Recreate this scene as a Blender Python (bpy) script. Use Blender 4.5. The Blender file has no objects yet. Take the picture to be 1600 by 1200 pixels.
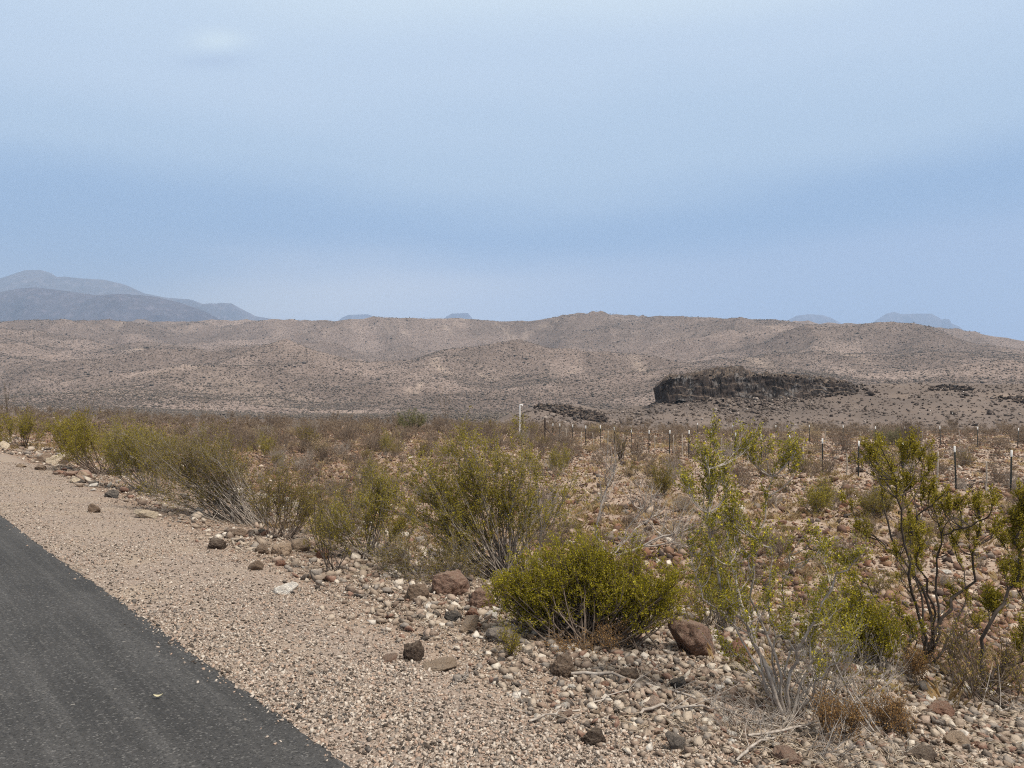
import bpy, math, random
import numpy as np
from mathutils import Vector, noise as mnoise

# ------------------------------------------------------------------ camera, world, sun, exposure
F = 1163.0            # focal length in photo pixels (1600 wide)
HC = 1.65             # eye height above the road
HOR = 624.0           # horizon row
scene = bpy.context.scene
COL = scene.collection
cam = bpy.data.cameras.new('camera')
cam.sensor_width = 36.0
cam.lens = 36.0 * F / 1600.0
cam.shift_y = (HOR - 600.0) / 1600.0
cam.clip_start = 0.05
cam.clip_end = 60000.0
camo = bpy.data.objects.new('camera', cam)
camo.location = (0, 0, HC)
camo.rotation_euler = (math.pi / 2, 0, 0)
COL.objects.link(camo)
scene.camera = camo

SUN_EL, SUN_AZ = math.radians(58), math.radians(125)     # azimuth clockwise from +Y (view direction)
world = bpy.data.worlds.new("World")
scene.world = world
world.use_nodes = True
wn, wl = world.node_tree.nodes, world.node_tree.links
wn.clear()
w_out = wn.new('ShaderNodeOutputWorld')
w_bg = wn.new('ShaderNodeBackground')
w_bg.inputs['Strength'].default_value = 0.1
sky = wn.new('ShaderNodeTexSky')
sky.sky_type = 'NISHITA'
sky.sun_disc = False
sky.sun_elevation = SUN_EL
sky.sun_rotation = SUN_AZ
sky.dust_density = 2.0
tc = wn.new('ShaderNodeTexCoord')
sep = wn.new('ShaderNodeSeparateXYZ')
wl.new(tc.outputs['Generated'], sep.inputs[0])
ramp = wn.new('ShaderNodeValToRGB')
ramp.color_ramp.interpolation = 'EASE'
def srgb(r, g, b):
    f = lambda c: (c / 255 / 12.92) if c / 255 < 0.04045 else ((c / 255 + 0.055) / 1.055) ** 2.4
    return (f(r), f(g), f(b), 1.0)
SKY_STOPS = [(0.0, (168, 191, 225)), (0.13, (164, 188, 223)), (0.205, (142, 177, 217)), (0.30, (184, 207, 231)),
             (0.40, (200, 218, 238)), (0.50, (216, 231, 243)), (0.60, (244, 234, 216)), (1.0, (255, 245, 226))]
els = ramp.color_ramp.elements
while len(els) < len(SKY_STOPS):
    els.new(0.5)
for e, (p, c) in zip(els, SKY_STOPS):
    e.position = p
    e.color = srgb(*c)
# soft cloud streaks bend the deck's bands
cmap = wn.new('ShaderNodeMapping')
cmap.inputs['Scale'].default_value = (1.1, 1.1, 4.5)
cmap.inputs['Location'].default_value = (0.35, 0.1, 0.2)
wl.new(tc.outputs['Generated'], cmap.inputs[0])
cn = wn.new('ShaderNodeTexNoise')
cn.inputs['Scale'].default_value = 1.6
cn.inputs['Detail'].default_value = 4
cn.inputs['Roughness'].default_value = 0.42
wl.new(cmap.outputs[0], cn.inputs['Vector'])
cadd = wn.new('ShaderNodeMath'); cadd.operation = 'MULTIPLY_ADD'
cadd.inputs[1].default_value = 0.16
wl.new(cn.outputs['Fac'], cadd.inputs[0])
csub = wn.new('ShaderNodeMath'); csub.operation = 'SUBTRACT'; csub.inputs[1].default_value = 0.08
wl.new(sep.outputs['Z'], csub.inputs[0])
wl.new(csub.outputs[0], cadd.inputs[2])
wl.new(cadd.outputs[0], ramp.inputs[0])

def wmath(op, a, b=None, c=None, clamp=False):
    n = wn.new('ShaderNodeMath'); n.operation = op; n.use_clamp = clamp
    for i, v in enumerate((a, b, c)):
        if v is None: continue
        if hasattr(v, 'links'): wl.new(v, n.inputs[i])
        else: n.inputs[i].default_value = v
    return n.outputs[0]
def wblob(dx, dz, rx, rz, wob=0.0):
    """a soft cloud round the direction (x/y = dx, z/y = dz)"""
    y = wmath('MAXIMUM', sep.outputs['Y'], 0.05)
    u = wmath('DIVIDE', sep.outputs['X'], y); v = wmath('DIVIDE', sep.outputs['Z'], y)
    if wob:
        v = wmath('MULTIPLY_ADD', wmath('SUBTRACT', cn.outputs['Fac'], 0.5), wob, v)
    a = wmath('DIVIDE', wmath('SUBTRACT', u, dx), rx); b = wmath('DIVIDE', wmath('SUBTRACT', v, dz), rz)
    d = wmath('ADD', wmath('MULTIPLY', a, a), wmath('MULTIPLY', b, b))
    return wmath('MULTIPLY', wmath('POWER', 2.718, wmath('MULTIPLY', d, -1.0)), wmath('GREATER_THAN', sep.outputs['Y'], 0.05))
def wmix(fac, a, b, blend='MIX'):
    m = wn.new('ShaderNodeMix'); m.data_type = 'RGBA'; m.blend_type = blend
    if hasattr(fac, 'links'): wl.new(fac, m.inputs[0])
    else: m.inputs[0].default_value = fac
    for v, i in ((a, 6), (b, 7)):
        if hasattr(v, 'links'): wl.new(v, m.inputs[i])
        else: m.inputs[i].default_value = v
    return m.outputs[2]
deck = ramp.outputs[0]
deck = wmix(wmath('MULTIPLY', wblob(-0.27, 0.130, 0.36, 0.052, 0.16), 1.0), deck, srgb(236, 234, 234))
deck = wmix(wmath('MULTIPLY', wblob(-0.395, 0.492, 0.040, 0.012, 0.10), 0.7), deck, srgb(226, 240, 246))
deck = wmix(wmath('MULTIPLY', wblob(-0.40, 0.468, 0.045, 0.011, 0.10), 0.5), deck, srgb(182, 200, 226))
scl = wmix(1.0, deck, (7.65, 7.75, 7.85, 1), 'MULTIPLY')
skymix = wmix(0.90, sky.outputs[0], scl)
wl.new(skymix, w_bg.inputs['Color'])
wl.new(w_bg.outputs[0], w_out.inputs[0])

sun = bpy.data.lights.new('sun', 'SUN')
sun.energy = 3.3
sun.angle = math.radians(10)
sun.color = (1.0, 0.93, 0.83)
suno = bpy.data.objects.new('sun', sun)
sd = Vector((math.sin(SUN_AZ) * math.cos(SUN_EL), math.cos(SUN_AZ) * math.cos(SUN_EL), math.sin(SUN_EL)))
suno.rotation_euler = sd.to_track_quat('Z', 'Y').to_euler()
suno.location = (0, 0, 50)
COL.objects.link(suno)
scene.view_settings.view_transform = 'Standard'
scene.view_settings.look = 'None'
scene.view_settings.exposure = 0.58
scene.view_settings.gamma = 1.0
scene.cycles.filter_width = 1.1
scene.cycles.use_denoising = False
scene.cycles.use_adaptive_sampling = False

# ------------------------------------------------------------------ helpers
rng = np.random.default_rng(7)
random.seed(7)

def npmesh(name, V, Fc, mats, smooth=False, attrs=None):
    V = np.asarray(V, dtype=np.float32).reshape(-1, 3)
    me = bpy.data.meshes.new(name)
    Fs = Fc if isinstance(Fc, list) else [Fc]
    Fs = [np.asarray(f, dtype=np.int32) for f in Fs if len(f)]
    me.vertices.add(len(V)); me.vertices.foreach_set('co', V.ravel())
    nl = sum(f.size for f in Fs); npol = sum(len(f) for f in Fs)
    me.loops.add(nl); me.polygons.add(npol)
    me.loops.foreach_set('vertex_index', np.concatenate([f.ravel() for f in Fs]))
    st = []; o = 0
    for f in Fs:
        st.append(o + np.arange(len(f)) * f.shape[1]); o += f.size
    me.polygons.foreach_set('loop_start', np.concatenate(st).astype(np.int32))
    if smooth:
        me.polygons.foreach_set('use_smooth', np.ones(npol, dtype=bool))
    for k, v in (attrs or {}).items():
        a = me.attributes.new(k, 'FLOAT', 'POINT')
        a.data.foreach_set('value', np.asarray(v, dtype=np.float32))
    for m in (mats if isinstance(mats, list) else [mats]):
        me.materials.append(m)
    me.update(calc_edges=True)
    me.validate()
    return me

def link(name, data, parent=None, loc=None):
    o = bpy.data.objects.new(name, data)
    COL.objects.link(o)
    if parent is not None: o.parent = parent
    if loc is not None: o.location = loc
    return o
def tag(o, label=None, cat=None, group=None, kind=None):
    if label: o['label'] = label
    if cat: o['category'] = cat
    if group: o['group'] = group
    if kind: o['kind'] = kind
    return o
def thing(name, label, cat, loc, group=None):
    return tag(link(name, None, None, loc), label, cat, group)

def sstep(a, b, x):
    t = np.clip((np.asarray(x, float) - a) / (b - a), 0, 1)
    return t * t * (3 - 2 * t)
def hash2(ix, iy, seed):
    h = (ix.astype(np.int64) * 374761393 + iy.astype(np.int64) * 668265263 + seed * 974634777) & 0x7fffffff
    h = ((h ^ (h >> 13)) * 1274126177) & 0x7fffffff
    h = h ^ (h >> 16)
    return (h & 0xffff) / 65535.0
def vnoise(x, y, seed=0):
    x = np.asarray(x, float); y = np.asarray(y, float)
    ix = np.floor(x); iy = np.floor(y); fx = x - ix; fy = y - iy
    fx = fx * fx * fx * (fx * (fx * 6 - 15) + 10); fy = fy * fy * fy * (fy * (fy * 6 - 15) + 10)
    a = hash2(ix, iy, seed); b = hash2(ix + 1, iy, seed); c = hash2(ix, iy + 1, seed); d = hash2(ix + 1, iy + 1, seed)
    return (a * (1 - fx) + b * fx) * (1 - fy) + (c * (1 - fx) + d * fx) * fy
def fbm(x, y, oct=4, seed=0, gain=0.5):
    x = np.asarray(x, float); y = np.asarray(y, float)
    s = 0; a = 1; t = 0
    for i in range(oct):
        s = s + a * (vnoise(x, y, seed + i * 17) * 2 - 1); t += a; a *= gain
        x, y = x * 1.6 + y * 1.2 + 5.3, -x * 1.2 + y * 1.6 + 1.7
    return s / t
def ridged(x, y, oct=4, seed=0, gain=0.5):
    x = np.asarray(x, float); y = np.asarray(y, float)
    s = 0; a = 1; t = 0
    for i in range(oct):
        s = s + a * (1 - np.abs(vnoise(x, y, seed + i * 31) * 2 - 1)); t += a; a *= gain
        x, y = x * 1.6 + y * 1.2 + 2.3, -x * 1.2 + y * 1.6 + 7.7
    return s / t
def nrm(v):
    return v / np.maximum(np.linalg.norm(v, axis=-1, keepdims=True), 1e-9)

# ---- node materials
class NT:
    def __init__(self, name):
        self.m = bpy.data.materials.new(name); self.m.use_nodes = True
        self.t = self.m.node_tree; self.t.nodes.clear()
        self.out = self.n('OutputMaterial')
    def n(self, typ, **kw):
        nd = self.t.nodes.new('ShaderNode' + typ)
        for k, v in kw.items(): setattr(nd, k, v)
        return nd
    def set(self, sock, v):
        if hasattr(v, 'links'): self.t.links.new(v, sock)
        elif isinstance(v, (tuple, list)) and len(v) == 3 and sock.type == 'RGBA': sock.default_value = (*v, 1)
        else: sock.default_value = v
    def pos(self, scale=None, rot=None):
        p = self.n('NewGeometry').outputs['Position']
        if scale is None: return p
        mp = self.n('Mapping'); self.set(mp.inputs[0], p)
        mp.inputs['Scale'].default_value = scale
        if rot: mp.inputs['Rotation'].default_value = rot
        return mp.outputs[0]
    def obj(self): return self.n('TexCoord').outputs['Object']
    def noise(self, vec, scale, detail=4, rough=0.55, out='Fac'):
        n = self.n('TexNoise'); self.set(n.inputs['Vector'], vec)
        n.inputs['Scale'].default_value = scale; n.inputs['Detail'].default_value = detail; n.inputs['Roughness'].default_value = rough
        return n.outputs[out]
    def vor(self, vec, scale, feature='F1', out='Color'):
        n = self.n('TexVoronoi', feature=feature); self.set(n.inputs['Vector'], vec); n.inputs['Scale'].default_value = scale
        return n.outputs[out]
    def ramp(self, fac, stops, interp='LINEAR'):
        r = self.n('ValToRGB'); r.color_ramp.interpolation = interp
        e = r.color_ramp.elements
        while len(e) < len(stops): e.new(0.5)
        for x, (p, c) in zip(e, stops):
            x.position = p; x.color = (*c, 1) if isinstance(c, (tuple, list)) else (c, c, c, 1)
        self.set(r.inputs[0], fac); return r.outputs[0]
    def mix(self, fac, a, b, blend='MIX'):
        m = self.n('Mix', data_type='RGBA', blend_type=blend)
        self.set(m.inputs[0], fac); self.set(m.inputs[6], a); self.set(m.inputs[7], b); return m.outputs[2]
    def math(self, op, a, b=0.0, c=0.0, clamp=False):
        m = self.n('Math', operation=op, use_clamp=clamp)
        for i, v in enumerate((a, b, c)): self.set(m.inputs[i], v)
        return m.outputs[0]
    def attr(self, name): return self.n('Attribute', attribute_name=name).outputs['Fac']
    def island(self): return self.n('NewGeometry').outputs['Random Per Island']
    def finish(self, col, rough=0.9, bump=None, dist=0.01, strength=1.0, transl=0.0, spec=0.2, bsdf=None):
        b = self.n('BsdfPrincipled')
        self.set(b.inputs['Base Color'], col); self.set(b.inputs['Roughness'], rough)
        b.inputs['Specular IOR Level'].default_value = spec
        if bump is not None:
            bp = self.n('Bump'); bp.inputs['Strength'].default_value = strength; bp.inputs['Distance'].default_value = dist
            self.set(bp.inputs['Height'], bump); self.t.links.new(bp.outputs[0], b.inputs['Normal'])
        o = b.outputs[0]
        if transl:
            tr = self.n('BsdfTranslucent'); self.set(tr.inputs[0], col)
            ms = self.n('MixShader'); ms.inputs[0].default_value = transl
            self.t.links.new(o, ms.inputs[1]); self.t.links.new(tr.outputs[0], ms.inputs[2]); o = ms.outputs[0]
        self.t.links.new(o, self.out.inputs[0])
        return self.m

# ------------------------------------------------------------------ terrain heights
RN = np.array([0.741, 0.671]); RD = np.array([-0.671, 0.741]); RC = 1.70    # the road edge: normal (away from the road), direction, offset
def road_s(x, y): return x * RN[0] + y * RN[1] - RC
def road_t(x, y): return x * RD[0] + y * RD[1]
SKYL = np.array([(-600, 500), (-300, 508), (0, 503), (60, 499), (150, 500), (230, 503), (330, 501), (430, 499), (530, 501), (590, 495), (640, 497), (720, 498),
                 (800, 503), (850, 500), (880, 491), (905, 488), (950, 488), (1000, 494), (1050, 494), (1100, 496), (1200, 499), (1300, 505),
                 (1400, 504), (1480, 512), (1560, 526), (1600, 533), (1900, 560), (2400, 540)], float)
EDGE = np.array([(-400, 640), (0, 642), (300, 655), (600, 660), (800, 664), (1100, 667), (1600, 668), (2200, 668)], float)
HB_Y = np.array([0, 300, 450, 700, 1000, 1300, 1700, 2200, 2600, 3600], float)
HB_P = np.array([720, 690, 655, 626, 598, 572, 541, 502, 520, 545], float)
def drainage(x, y):
    '''0 on the open slopes, 1 along gullies and in the hollows between the ridges, where scrub gathers'''
    gul = 1 - ridged(x / 170 + 40, y / 240 + 9, 3, 23, 0.5)
    hol = fbm(x / 260, y / 110, 3, 380)
    return np.clip(sstep(0.26, 0.50, gul) * 0.75 + sstep(-0.05, 0.42, hol) * 0.85, 0, 1)
def hill_raw(x, y, px, yp):
    py = np.interp(yp, HB_Y, HB_P)
    z = HC + (HOR - py) / F * yp
    big = ridged(x / 620 + 3.1, y / 480 + 1.2, 3, 11, 0.45) - 0.62
    mid = ridged(x / 170, y / 150, 4, 23, 0.5) - 0.62
    sm = ridged(x / 55, y / 55, 3, 41, 0.5) - 0.62
    amp = sstep(380, 1000, yp)
    for i_, (yk, ak) in enumerate(((600, 14), (820, 24), (1080, 32), (1400, 34), (1760, 28))):
        yl = yk + 210 * fbm(x / 520 + 7 * i_, x * 0 + 1.3 * i_, 3, 300 + i_) + 25 * fbm(x / 140, x * 0 + i_, 2, 320 + i_)
        dy = (yp - yl) / np.where(yp < yl, 150.0, 85.0)
        z = z + (ak / F) * yp * (0.25 + 1.1 * np.clip(fbm(x / 330 + 3 * i_, x * 0, 3, 340 + i_) + 0.35, 0, 1.2)) * np.exp(-dy * dy) * sstep(380, 560, yp)
    z = z + amp * (big * 0.115 * yp * (1 - 0.3 * sstep(1500, 2100, yp)) + mid * 0.019 * yp * (1 - 0.45 * sstep(1400, 2100, yp)) + sm * 2.6 * (1 - 0.7 * sstep(1300, 2000, yp)))
    return z
_kp = np.linspace(-700, 2400, 420)
_ky = np.linspace(500, 2600, 180)
_PX, _KY = np.meshgrid(_kp, _ky, indexing='ij')
_hz = hill_raw((_PX - 800) / F * _KY, _KY, _PX, _KY)
_el = (_hz - HC) / _KY * F
_kmax = _el.max(1)
_kc0 = (HOR - np.interp(_kp, SKYL[:, 0], SKYL[:, 1])) / _kmax
_w = np.exp(-np.linspace(-2, 2, 9) ** 2); _kc = np.convolve(np.pad(_kc0, 4, 'edge'), _w / _w.sum(), 'valid')
def ground_z(x, y):
    x = np.asarray(x, float); y = np.asarray(y, float)
    r = np.hypot(x, y)
    yp = np.maximum(y, 0.42 * r)
    th = np.clip(np.arctan2(x, np.maximum(y, 1e-6)), -1.05, 1.05)
    px = 800 + F * np.tan(th)
    s = road_s(x, y)
    z = np.interp(s, [-60, -7, -6, -0.12, 0.02, 0.9, 1.6, 2.6, 4.2, 8, 14, 30], [-1.0, -0.25, -0.06, -0.06, -0.022, -0.08, -0.15, -0.27, -0.52, -0.95, -1.2, -1.25])
    rough = sstep(1.0, 3.0, s)
    z = z + rough * (fbm(x / 2.2, y / 2.2, 3, 5) * 0.07 + fbm(x / 0.55, y / 0.55, 2, 9) * 0.025 + fbm(x / 9, y / 9, 2, 3) * 0.14 * sstep(6, 14, s))
    z = z + (1 - rough) * sstep(0.05, 0.5, s) * fbm(x / 0.8, y / 0.8, 3, 15) * 0.012
    YE = 150.0
    ze = HC - (np.interp(px, EDGE[:, 0], EDGE[:, 1]) - HOR) / F * YE
    z = z + (ze + 1.25) * sstep(30, YE, yp) + fbm(x / 25, y / 25, 3, 61) * 0.35 * sstep(30, 80, yp)
    # beyond the edge: a valley, then the hills; on the right a talus ridge that carries the butte
    edge_w = YE + 14 * fbm(px / 200, px * 0, 2, 77)
    hz = hill_raw(x, y, px, yp)
    k = np.interp(px, _kp, _kc)
    hz = HC + (hz - HC) * (1 + (k - 1) * sstep(600, 1500, yp))
    low = np.where(yp < 420, ze - (ze + 15) * sstep(edge_w, 300, yp), -15)
    far = np.where(yp < 300, low, np.maximum(low, hz))
    pc = np.interp(px, [700, 790, 845, 900, 950, 1010, 1040, 1095, 1135, 1180, 1290, 1355, 1480, 1600, 2400], [668, 652, 631, 635, 645, 637, 622, 613, 612, 608, 602, 601, 599, 601, 604])
    zc = HC + (HOR - pc) / F * 215
    wm = sstep(660, 800, px)
    tal = ze + (zc - ze) * (sstep(150, 225, yp) * 0.55 + 0.45 * np.clip((yp - 152) / 63, 0, 1))
    tal = tal + sstep(155, 185, yp) * (fbm(x / 14, y / 14, 3, 91) * 0.9 + (ridged(x / 11, y / 40, 2, 93) - 0.6) * 1.2)
    tal = tal - sstep(240, 340, yp) * 26
    far = np.maximum(far, np.where(wm > 0, tal - (1 - wm) * 14, -99))
    b = sstep(edge_w - 3, edge_w + 3, yp)
    return z * (1 - b) + far * b

def at_depth(px, py, Y):
    return np.array([(px - 800) / F * Y, Y, HC + (HOR - py) / F * Y])
def on_ground(px, py):
    """where the sight line through a photo pixel meets the ground"""
    Y = np.exp(np.linspace(math.log(1.5), math.log(2600), 3000))
    X = (px - 800) / F * Y
    zr = HC + (HOR - py) / F * Y
    d = zr - ground_z(X, Y)
    i = int(np.argmax(d < 0)) if (d < 0).any() else len(Y) - 1
    if i > 0:
        t = d[i - 1] / (d[i - 1] - d[i] + 1e-12)
        yy = Y[i - 1] + (Y[i] - Y[i - 1]) * t
    else: yy = Y[0]
    x = (px - 800) / F * yy
    return np.array([x, yy, float(ground_z(x, yy))])
def to_px(p):
    return 800 + F * p[..., 0] / p[..., 1], HOR - F * (p[..., 2] - HC) / p[..., 1]

# ------------------------------------------------------------------ ground materials
def mat_ground():
    m = NT('desert_ground')
    p = m.pos()
    sh = m.attr('shoulder'); far = m.attr('far')
    n1 = m.noise(p, 0.35, 5); n2 = m.noise(p, 2.2, 5, 0.65); n3 = m.noise(p, 14, 4, 0.7)
    field = m.ramp(n1, [(0.30, (0.17, 0.108, 0.066)), (0.46, (0.25, 0.172, 0.12)), (0.62, (0.37, 0.27, 0.205)), (0.75, (0.23, 0.15, 0.088))])
    field = m.mix(m.ramp(n2, [(0.38, 0.0), (0.60, 0.9)]), field, (0.165, 0.112, 0.075))
    v1 = m.vor(p, 9.0); peb = m.ramp(v1, [(0.0, (0.20, 0.13, 0.095)), (0.35, (0.37, 0.27, 0.20)), (0.7, (0.46, 0.37, 0.30)), (1.0, (0.25, 0.155, 0.115))])
    v2 = m.vor(p, 34.0); peb2 = m.ramp(v2, [(0.0, (0.17, 0.125, 0.10)), (0.4, (0.40, 0.31, 0.245)), (0.75, (0.50, 0.42, 0.35)), (1.0, (0.27, 0.18, 0.14))])
    field = m.mix(0.42, field, peb); field = m.mix(0.46, field, peb2)
    field = m.mix(m.math('MULTIPLY', m.attr('bank'), 0.75), field, m.mix(0.5, (0.17, 0.128, 0.098), peb2))
    sx = m.n('SeparateXYZ'); m.set(sx.inputs[0], p)
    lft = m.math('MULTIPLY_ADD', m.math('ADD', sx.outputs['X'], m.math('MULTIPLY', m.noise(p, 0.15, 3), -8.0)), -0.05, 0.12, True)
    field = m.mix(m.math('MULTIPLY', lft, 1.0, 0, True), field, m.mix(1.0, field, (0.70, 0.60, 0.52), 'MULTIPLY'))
    g1 = m.vor(p, 62.0); g2 = m.vor(p, 115.0)
    gr = m.ramp(g1, [(0.0, (0.10, 0.078, 0.066)), (0.28, (0.27, 0.205, 0.165)), (0.55, (0.40, 0.32, 0.265)), (0.8, (0.52, 0.445, 0.39)), (1.0, (0.24, 0.165, 0.125))])
    grb = m.ramp(g2, [(0.0, (0.12, 0.095, 0.08)), (0.4, (0.35, 0.275, 0.225)), (1.0, (0.50, 0.42, 0.36))])
    grv = m.mix(0.45, gr, grb)
    dustm = m.ramp(m.noise(p, 1.3, 4), [(0.48, 0.0), (0.70, 0.5)])
    grv = m.mix(0.35, grv, (0.13, 0.10, 0.08))
    grv = m.mix(dustm, grv, (0.34, 0.27, 0.20))
    rs = m.math('DOT_PRODUCT', 0.0, 0.0) if False else None
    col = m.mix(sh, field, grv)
    # far plain and talus, coarser
    f1 = m.noise(p, 0.05, 6, 0.6); f2 = m.noise(p, 0.45, 5, 0.7)
    fcol = m.ramp(f1, [(0.35, (0.115, 0.093, 0.081)), (0.55, (0.165, 0.132, 0.114)), (0.7, (0.235, 0.182, 0.145))])
    fcol = m.mix(m.ramp(f2, [(0.4, 0.0), (0.7, 0.6)]), fcol, (0.16, 0.122, 0.10))
    fcol = m.mix(m.math('MULTIPLY', m.attr('scree'), 0.75), fcol, (0.085, 0.070, 0.063))
    col = m.mix(far, col, fcol)
    h = m.math('ADD', m.math('MULTIPLY', m.vor(p, 62.0, out='Distance'), -0.7), m.math('MULTIPLY', n3, 0.8))
    return m.finish(col, 0.95, h, 0.012, 0.9, spec=0.15)
def mat_hills():
    m = NT('hill_ground')
    p = m.pos()
    n1 = m.noise(p, 0.004, 6, 0.6); n2 = m.noise(p, 0.035, 6, 0.65); n3 = m.noise(p, 0.16, 4, 0.7)
    c = m.ramp(n1, [(0.32, (0.190, 0.146, 0.126)), (0.5, (0.25, 0.194, 0.168)), (0.68, (0.315, 0.247, 0.214))])
    c = m.mix(m.ramp(n2, [(0.52, 0.0), (0.72, 0.65)]), c, (0.36, 0.285, 0.245))
    c = m.mix(m.ramp(n3, [(0.46, 0.0), (0.64, 0.7)]), c, (0.145, 0.108, 0.088))
    sp = m.vor(p, 0.30, out='Distance')
    c = m.mix(m.ramp(sp, [(0.24, 0.85), (0.50, 0.0)]), c, (0.070, 0.056, 0.047))
    c = m.mix(m.math('MULTIPLY', m.attr('drain'), m.ramp(m.noise(p, 0.05, 5, 0.7), [(0.3, 0.15), (0.65, 0.72)])), c, (0.100, 0.078, 0.066))
    c = m.mix(m.math('MULTIPLY', m.attr('sand'), m.ramp(m.noise(p, 0.09, 5, 0.7), [(0.35, 0.05), (0.62, 0.75)])), c, (0.40, 0.315, 0.255))
    return m.finish(c, 1.0, n2, 2.0, 0.5, spec=0.05)
def mat_road():
    m = NT('asphalt')
    mp = m.n('Mapping'); m.set(mp.inputs[0], m.n('NewGeometry').outputs['Position'])
    mp.vector_type = 'TEXTURE'
    mp.inputs['Rotation'].default_value = (0, 0, math.atan2(RD[1], RD[0]))
    lp = mp.outputs[0]
    st = m.n('Mapping'); m.set(st.inputs[0], lp); st.inputs['Scale'].default_value = (0.10, 3.2, 1)
    streak = m.noise(st.outputs[0], 1.6, 5, 0.62)
    st2 = m.n('Mapping'); m.set(st2.inputs[0], lp); st2.inputs['Scale'].default_value = (0.5, 22, 1)
    fine = m.noise(st2.outputs[0], 1.5, 3, 0.6)
    big = m.noise(lp, 0.8, 4)
    c = m.ramp(streak, [(0.35, (0.037, 0.036, 0.036)), (0.52, (0.046, 0.0447, 0.0442)), (0.70, (0.078, 0.0755, 0.074))])
    c = m.mix(m.ramp(fine, [(0.5, 0.0), (0.75, 0.35)]), c, (0.118, 0.113, 0.110))
    c = m.mix(m.ramp(big, [(0.45, 0.0), (0.7, 0.4)]), c, (0.092, 0.088, 0.086))
    v = m.vor(lp, 105.0)
    c = m.mix(m.ramp(v, [(0.05, 0.9), (0.40, 0.0)]), c, (0.020, 0.020, 0.020))
    c = m.mix(m.ramp(v, [(0.74, 0.0), (0.97, 0.75)]), c, (0.19, 0.183, 0.175))
    v3 = m.vor(lp, 48.0)
    c = m.mix(m.ramp(v3, [(0.93, 0.0), (0.99, 0.8)]), c, (0.27, 0.25, 0.225))
    h = m.math('ADD', m.math('MULTIPLY', m.vor(lp, 130.0, out='Distance'), -1.0), m.math('MULTIPLY', m.noise(lp, 60, 3), 0.6))
    return m.finish(c, 0.85, h, 0.006, 0.8, spec=0.3)
def mat_rock(name, use_obj=True):
    m = NT(name)
    if use_obj:
        base = m.n('ObjectInfo').outputs['Color']; p = m.obj(); sc = 1.0
    else:
        isl = m.island()
        base = m.ramp(isl, [(0.0, (0.31, 0.245, 0.19)), (0.17, (0.46, 0.385, 0.31)), (0.33, (0.175, 0.128, 0.10)), (0.46, (0.235, 0.135, 0.10)), (0.52, (0.25, 0.22, 0.195)),
                            (0.64, (0.66, 0.59, 0.50)), (0.72, (0.085, 0.07, 0.062)), (0.82, (0.38, 0.29, 0.23)), (0.92, (0.27, 0.19, 0.145)), (0.975, (0.70, 0.65, 0.58))], 'CONSTANT')
        p = m.pos()
    a = 2.2 if use_obj else 14
    n = m.noise(p, a, 6, 0.65); n2 = m.noise(p, a * 5, 5, 0.7)
    c = m.mix(m.ramp(n, [(0.35, 0.0), (0.7, 0.55)]), base, m.mix(1.0, base, (0.55, 0.50, 0.47), 'MULTIPLY'))
    c = m.mix(m.ramp(n2, [(0.45, 0.0), (0.72, 0.6)]), c, m.mix(0.55, base, (0.44, 0.36, 0.28)))
    nz = m.n('SeparateXYZ'); m.set(nz.inputs[0], m.n('NewGeometry').outputs['Normal'])
    c = m.mix(m.math('MULTIPLY', m.ramp(nz.outputs['Z'], [(0.55, 0.0), (0.95, 0.45)]), m.ramp(n, [(0.40, 0.2), (0.6, 1.0)])), c, (0.40, 0.325, 0.255))
    return m.finish(c, 0.92, m.math('ADD', n, m.math('MULTIPLY', n2, 0.4)), 0.12 if use_obj else 0.02, 0.8, spec=0.2)
def mat_field_rubble():
    m = NT('field_stones')
    base = m.ramp(m.island(), [(0.0, (0.25, 0.155, 0.105)), (0.22, (0.36, 0.27, 0.205)), (0.40, (0.155, 0.095, 0.07)), (0.58, (0.23, 0.125, 0.08)), (0.70, (0.22, 0.18, 0.15)),
                            (0.80, (0.085, 0.062, 0.052)), (0.90, (0.47, 0.38, 0.30)), (0.955, (0.31, 0.19, 0.12)), (0.985, (0.62, 0.55, 0.47))], 'CONSTANT')
    n = m.noise(m.pos(), 9, 5, 0.65)
    c = m.mix(m.ramp(n, [(0.35, 0.0), (0.7, 0.5)]), base, m.mix(1.0, base, (0.55, 0.5, 0.47), 'MULTIPLY'))
    return m.finish(c, 0.95, n, 0.02, 0.7, spec=0.15)
def mat_gravel():
    m = NT('gravel_stones')
    c = m.ramp(m.island(), [(0.0, (0.085, 0.068, 0.056)), (0.16, (0.28, 0.225, 0.185)), (0.34, (0.42, 0.35, 0.29)), (0.54, (0.50, 0.43, 0.365)),
                            (0.68, (0.36, 0.26, 0.20)), (0.76, (0.22, 0.19, 0.165)), (0.88, (0.54, 0.475, 0.405)), (0.92, (0.42, 0.31, 0.24))], 'CONSTANT')
    return m.finish(c, 0.95, m.noise(m.pos(), 120, 3), 0.003, 0.6, spec=0.15)
def mat_leaf(name, stops, transl=0.3):
    m = NT(name)
    return m.finish(m.ramp(m.island(), stops), 0.55, transl=transl, spec=0.25)
def mat_bark(name, a, b, sc=18):
    m = NT(name)
    n = m.noise(m.obj(), sc, 5, 0.65)
    n2 = m.noise(m.obj(), 3.0, 3)
    c = m.mix(m.ramp(n, [(0.38, 0.0), (0.62, 1.0)]), a, b)
    c = m.mix(m.ramp(n2, [(0.5, 0.0), (0.75, 0.6)]), c, tuple(x * 0.45 for x in a))
    return m.finish(c, 0.9, n, 0.002, 0.5)
def mat_plain(name, col, rough=0.6, var=0.25, sc=8, metal=0.0):
    m = NT(name)
    n = m.noise(m.obj(), sc, 4)
    c = m.mix(m.ramp(n, [(0.4, 0.0), (0.7, var)]), col, tuple(x * 0.5 for x in col))
    return m.finish(c, rough)
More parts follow.
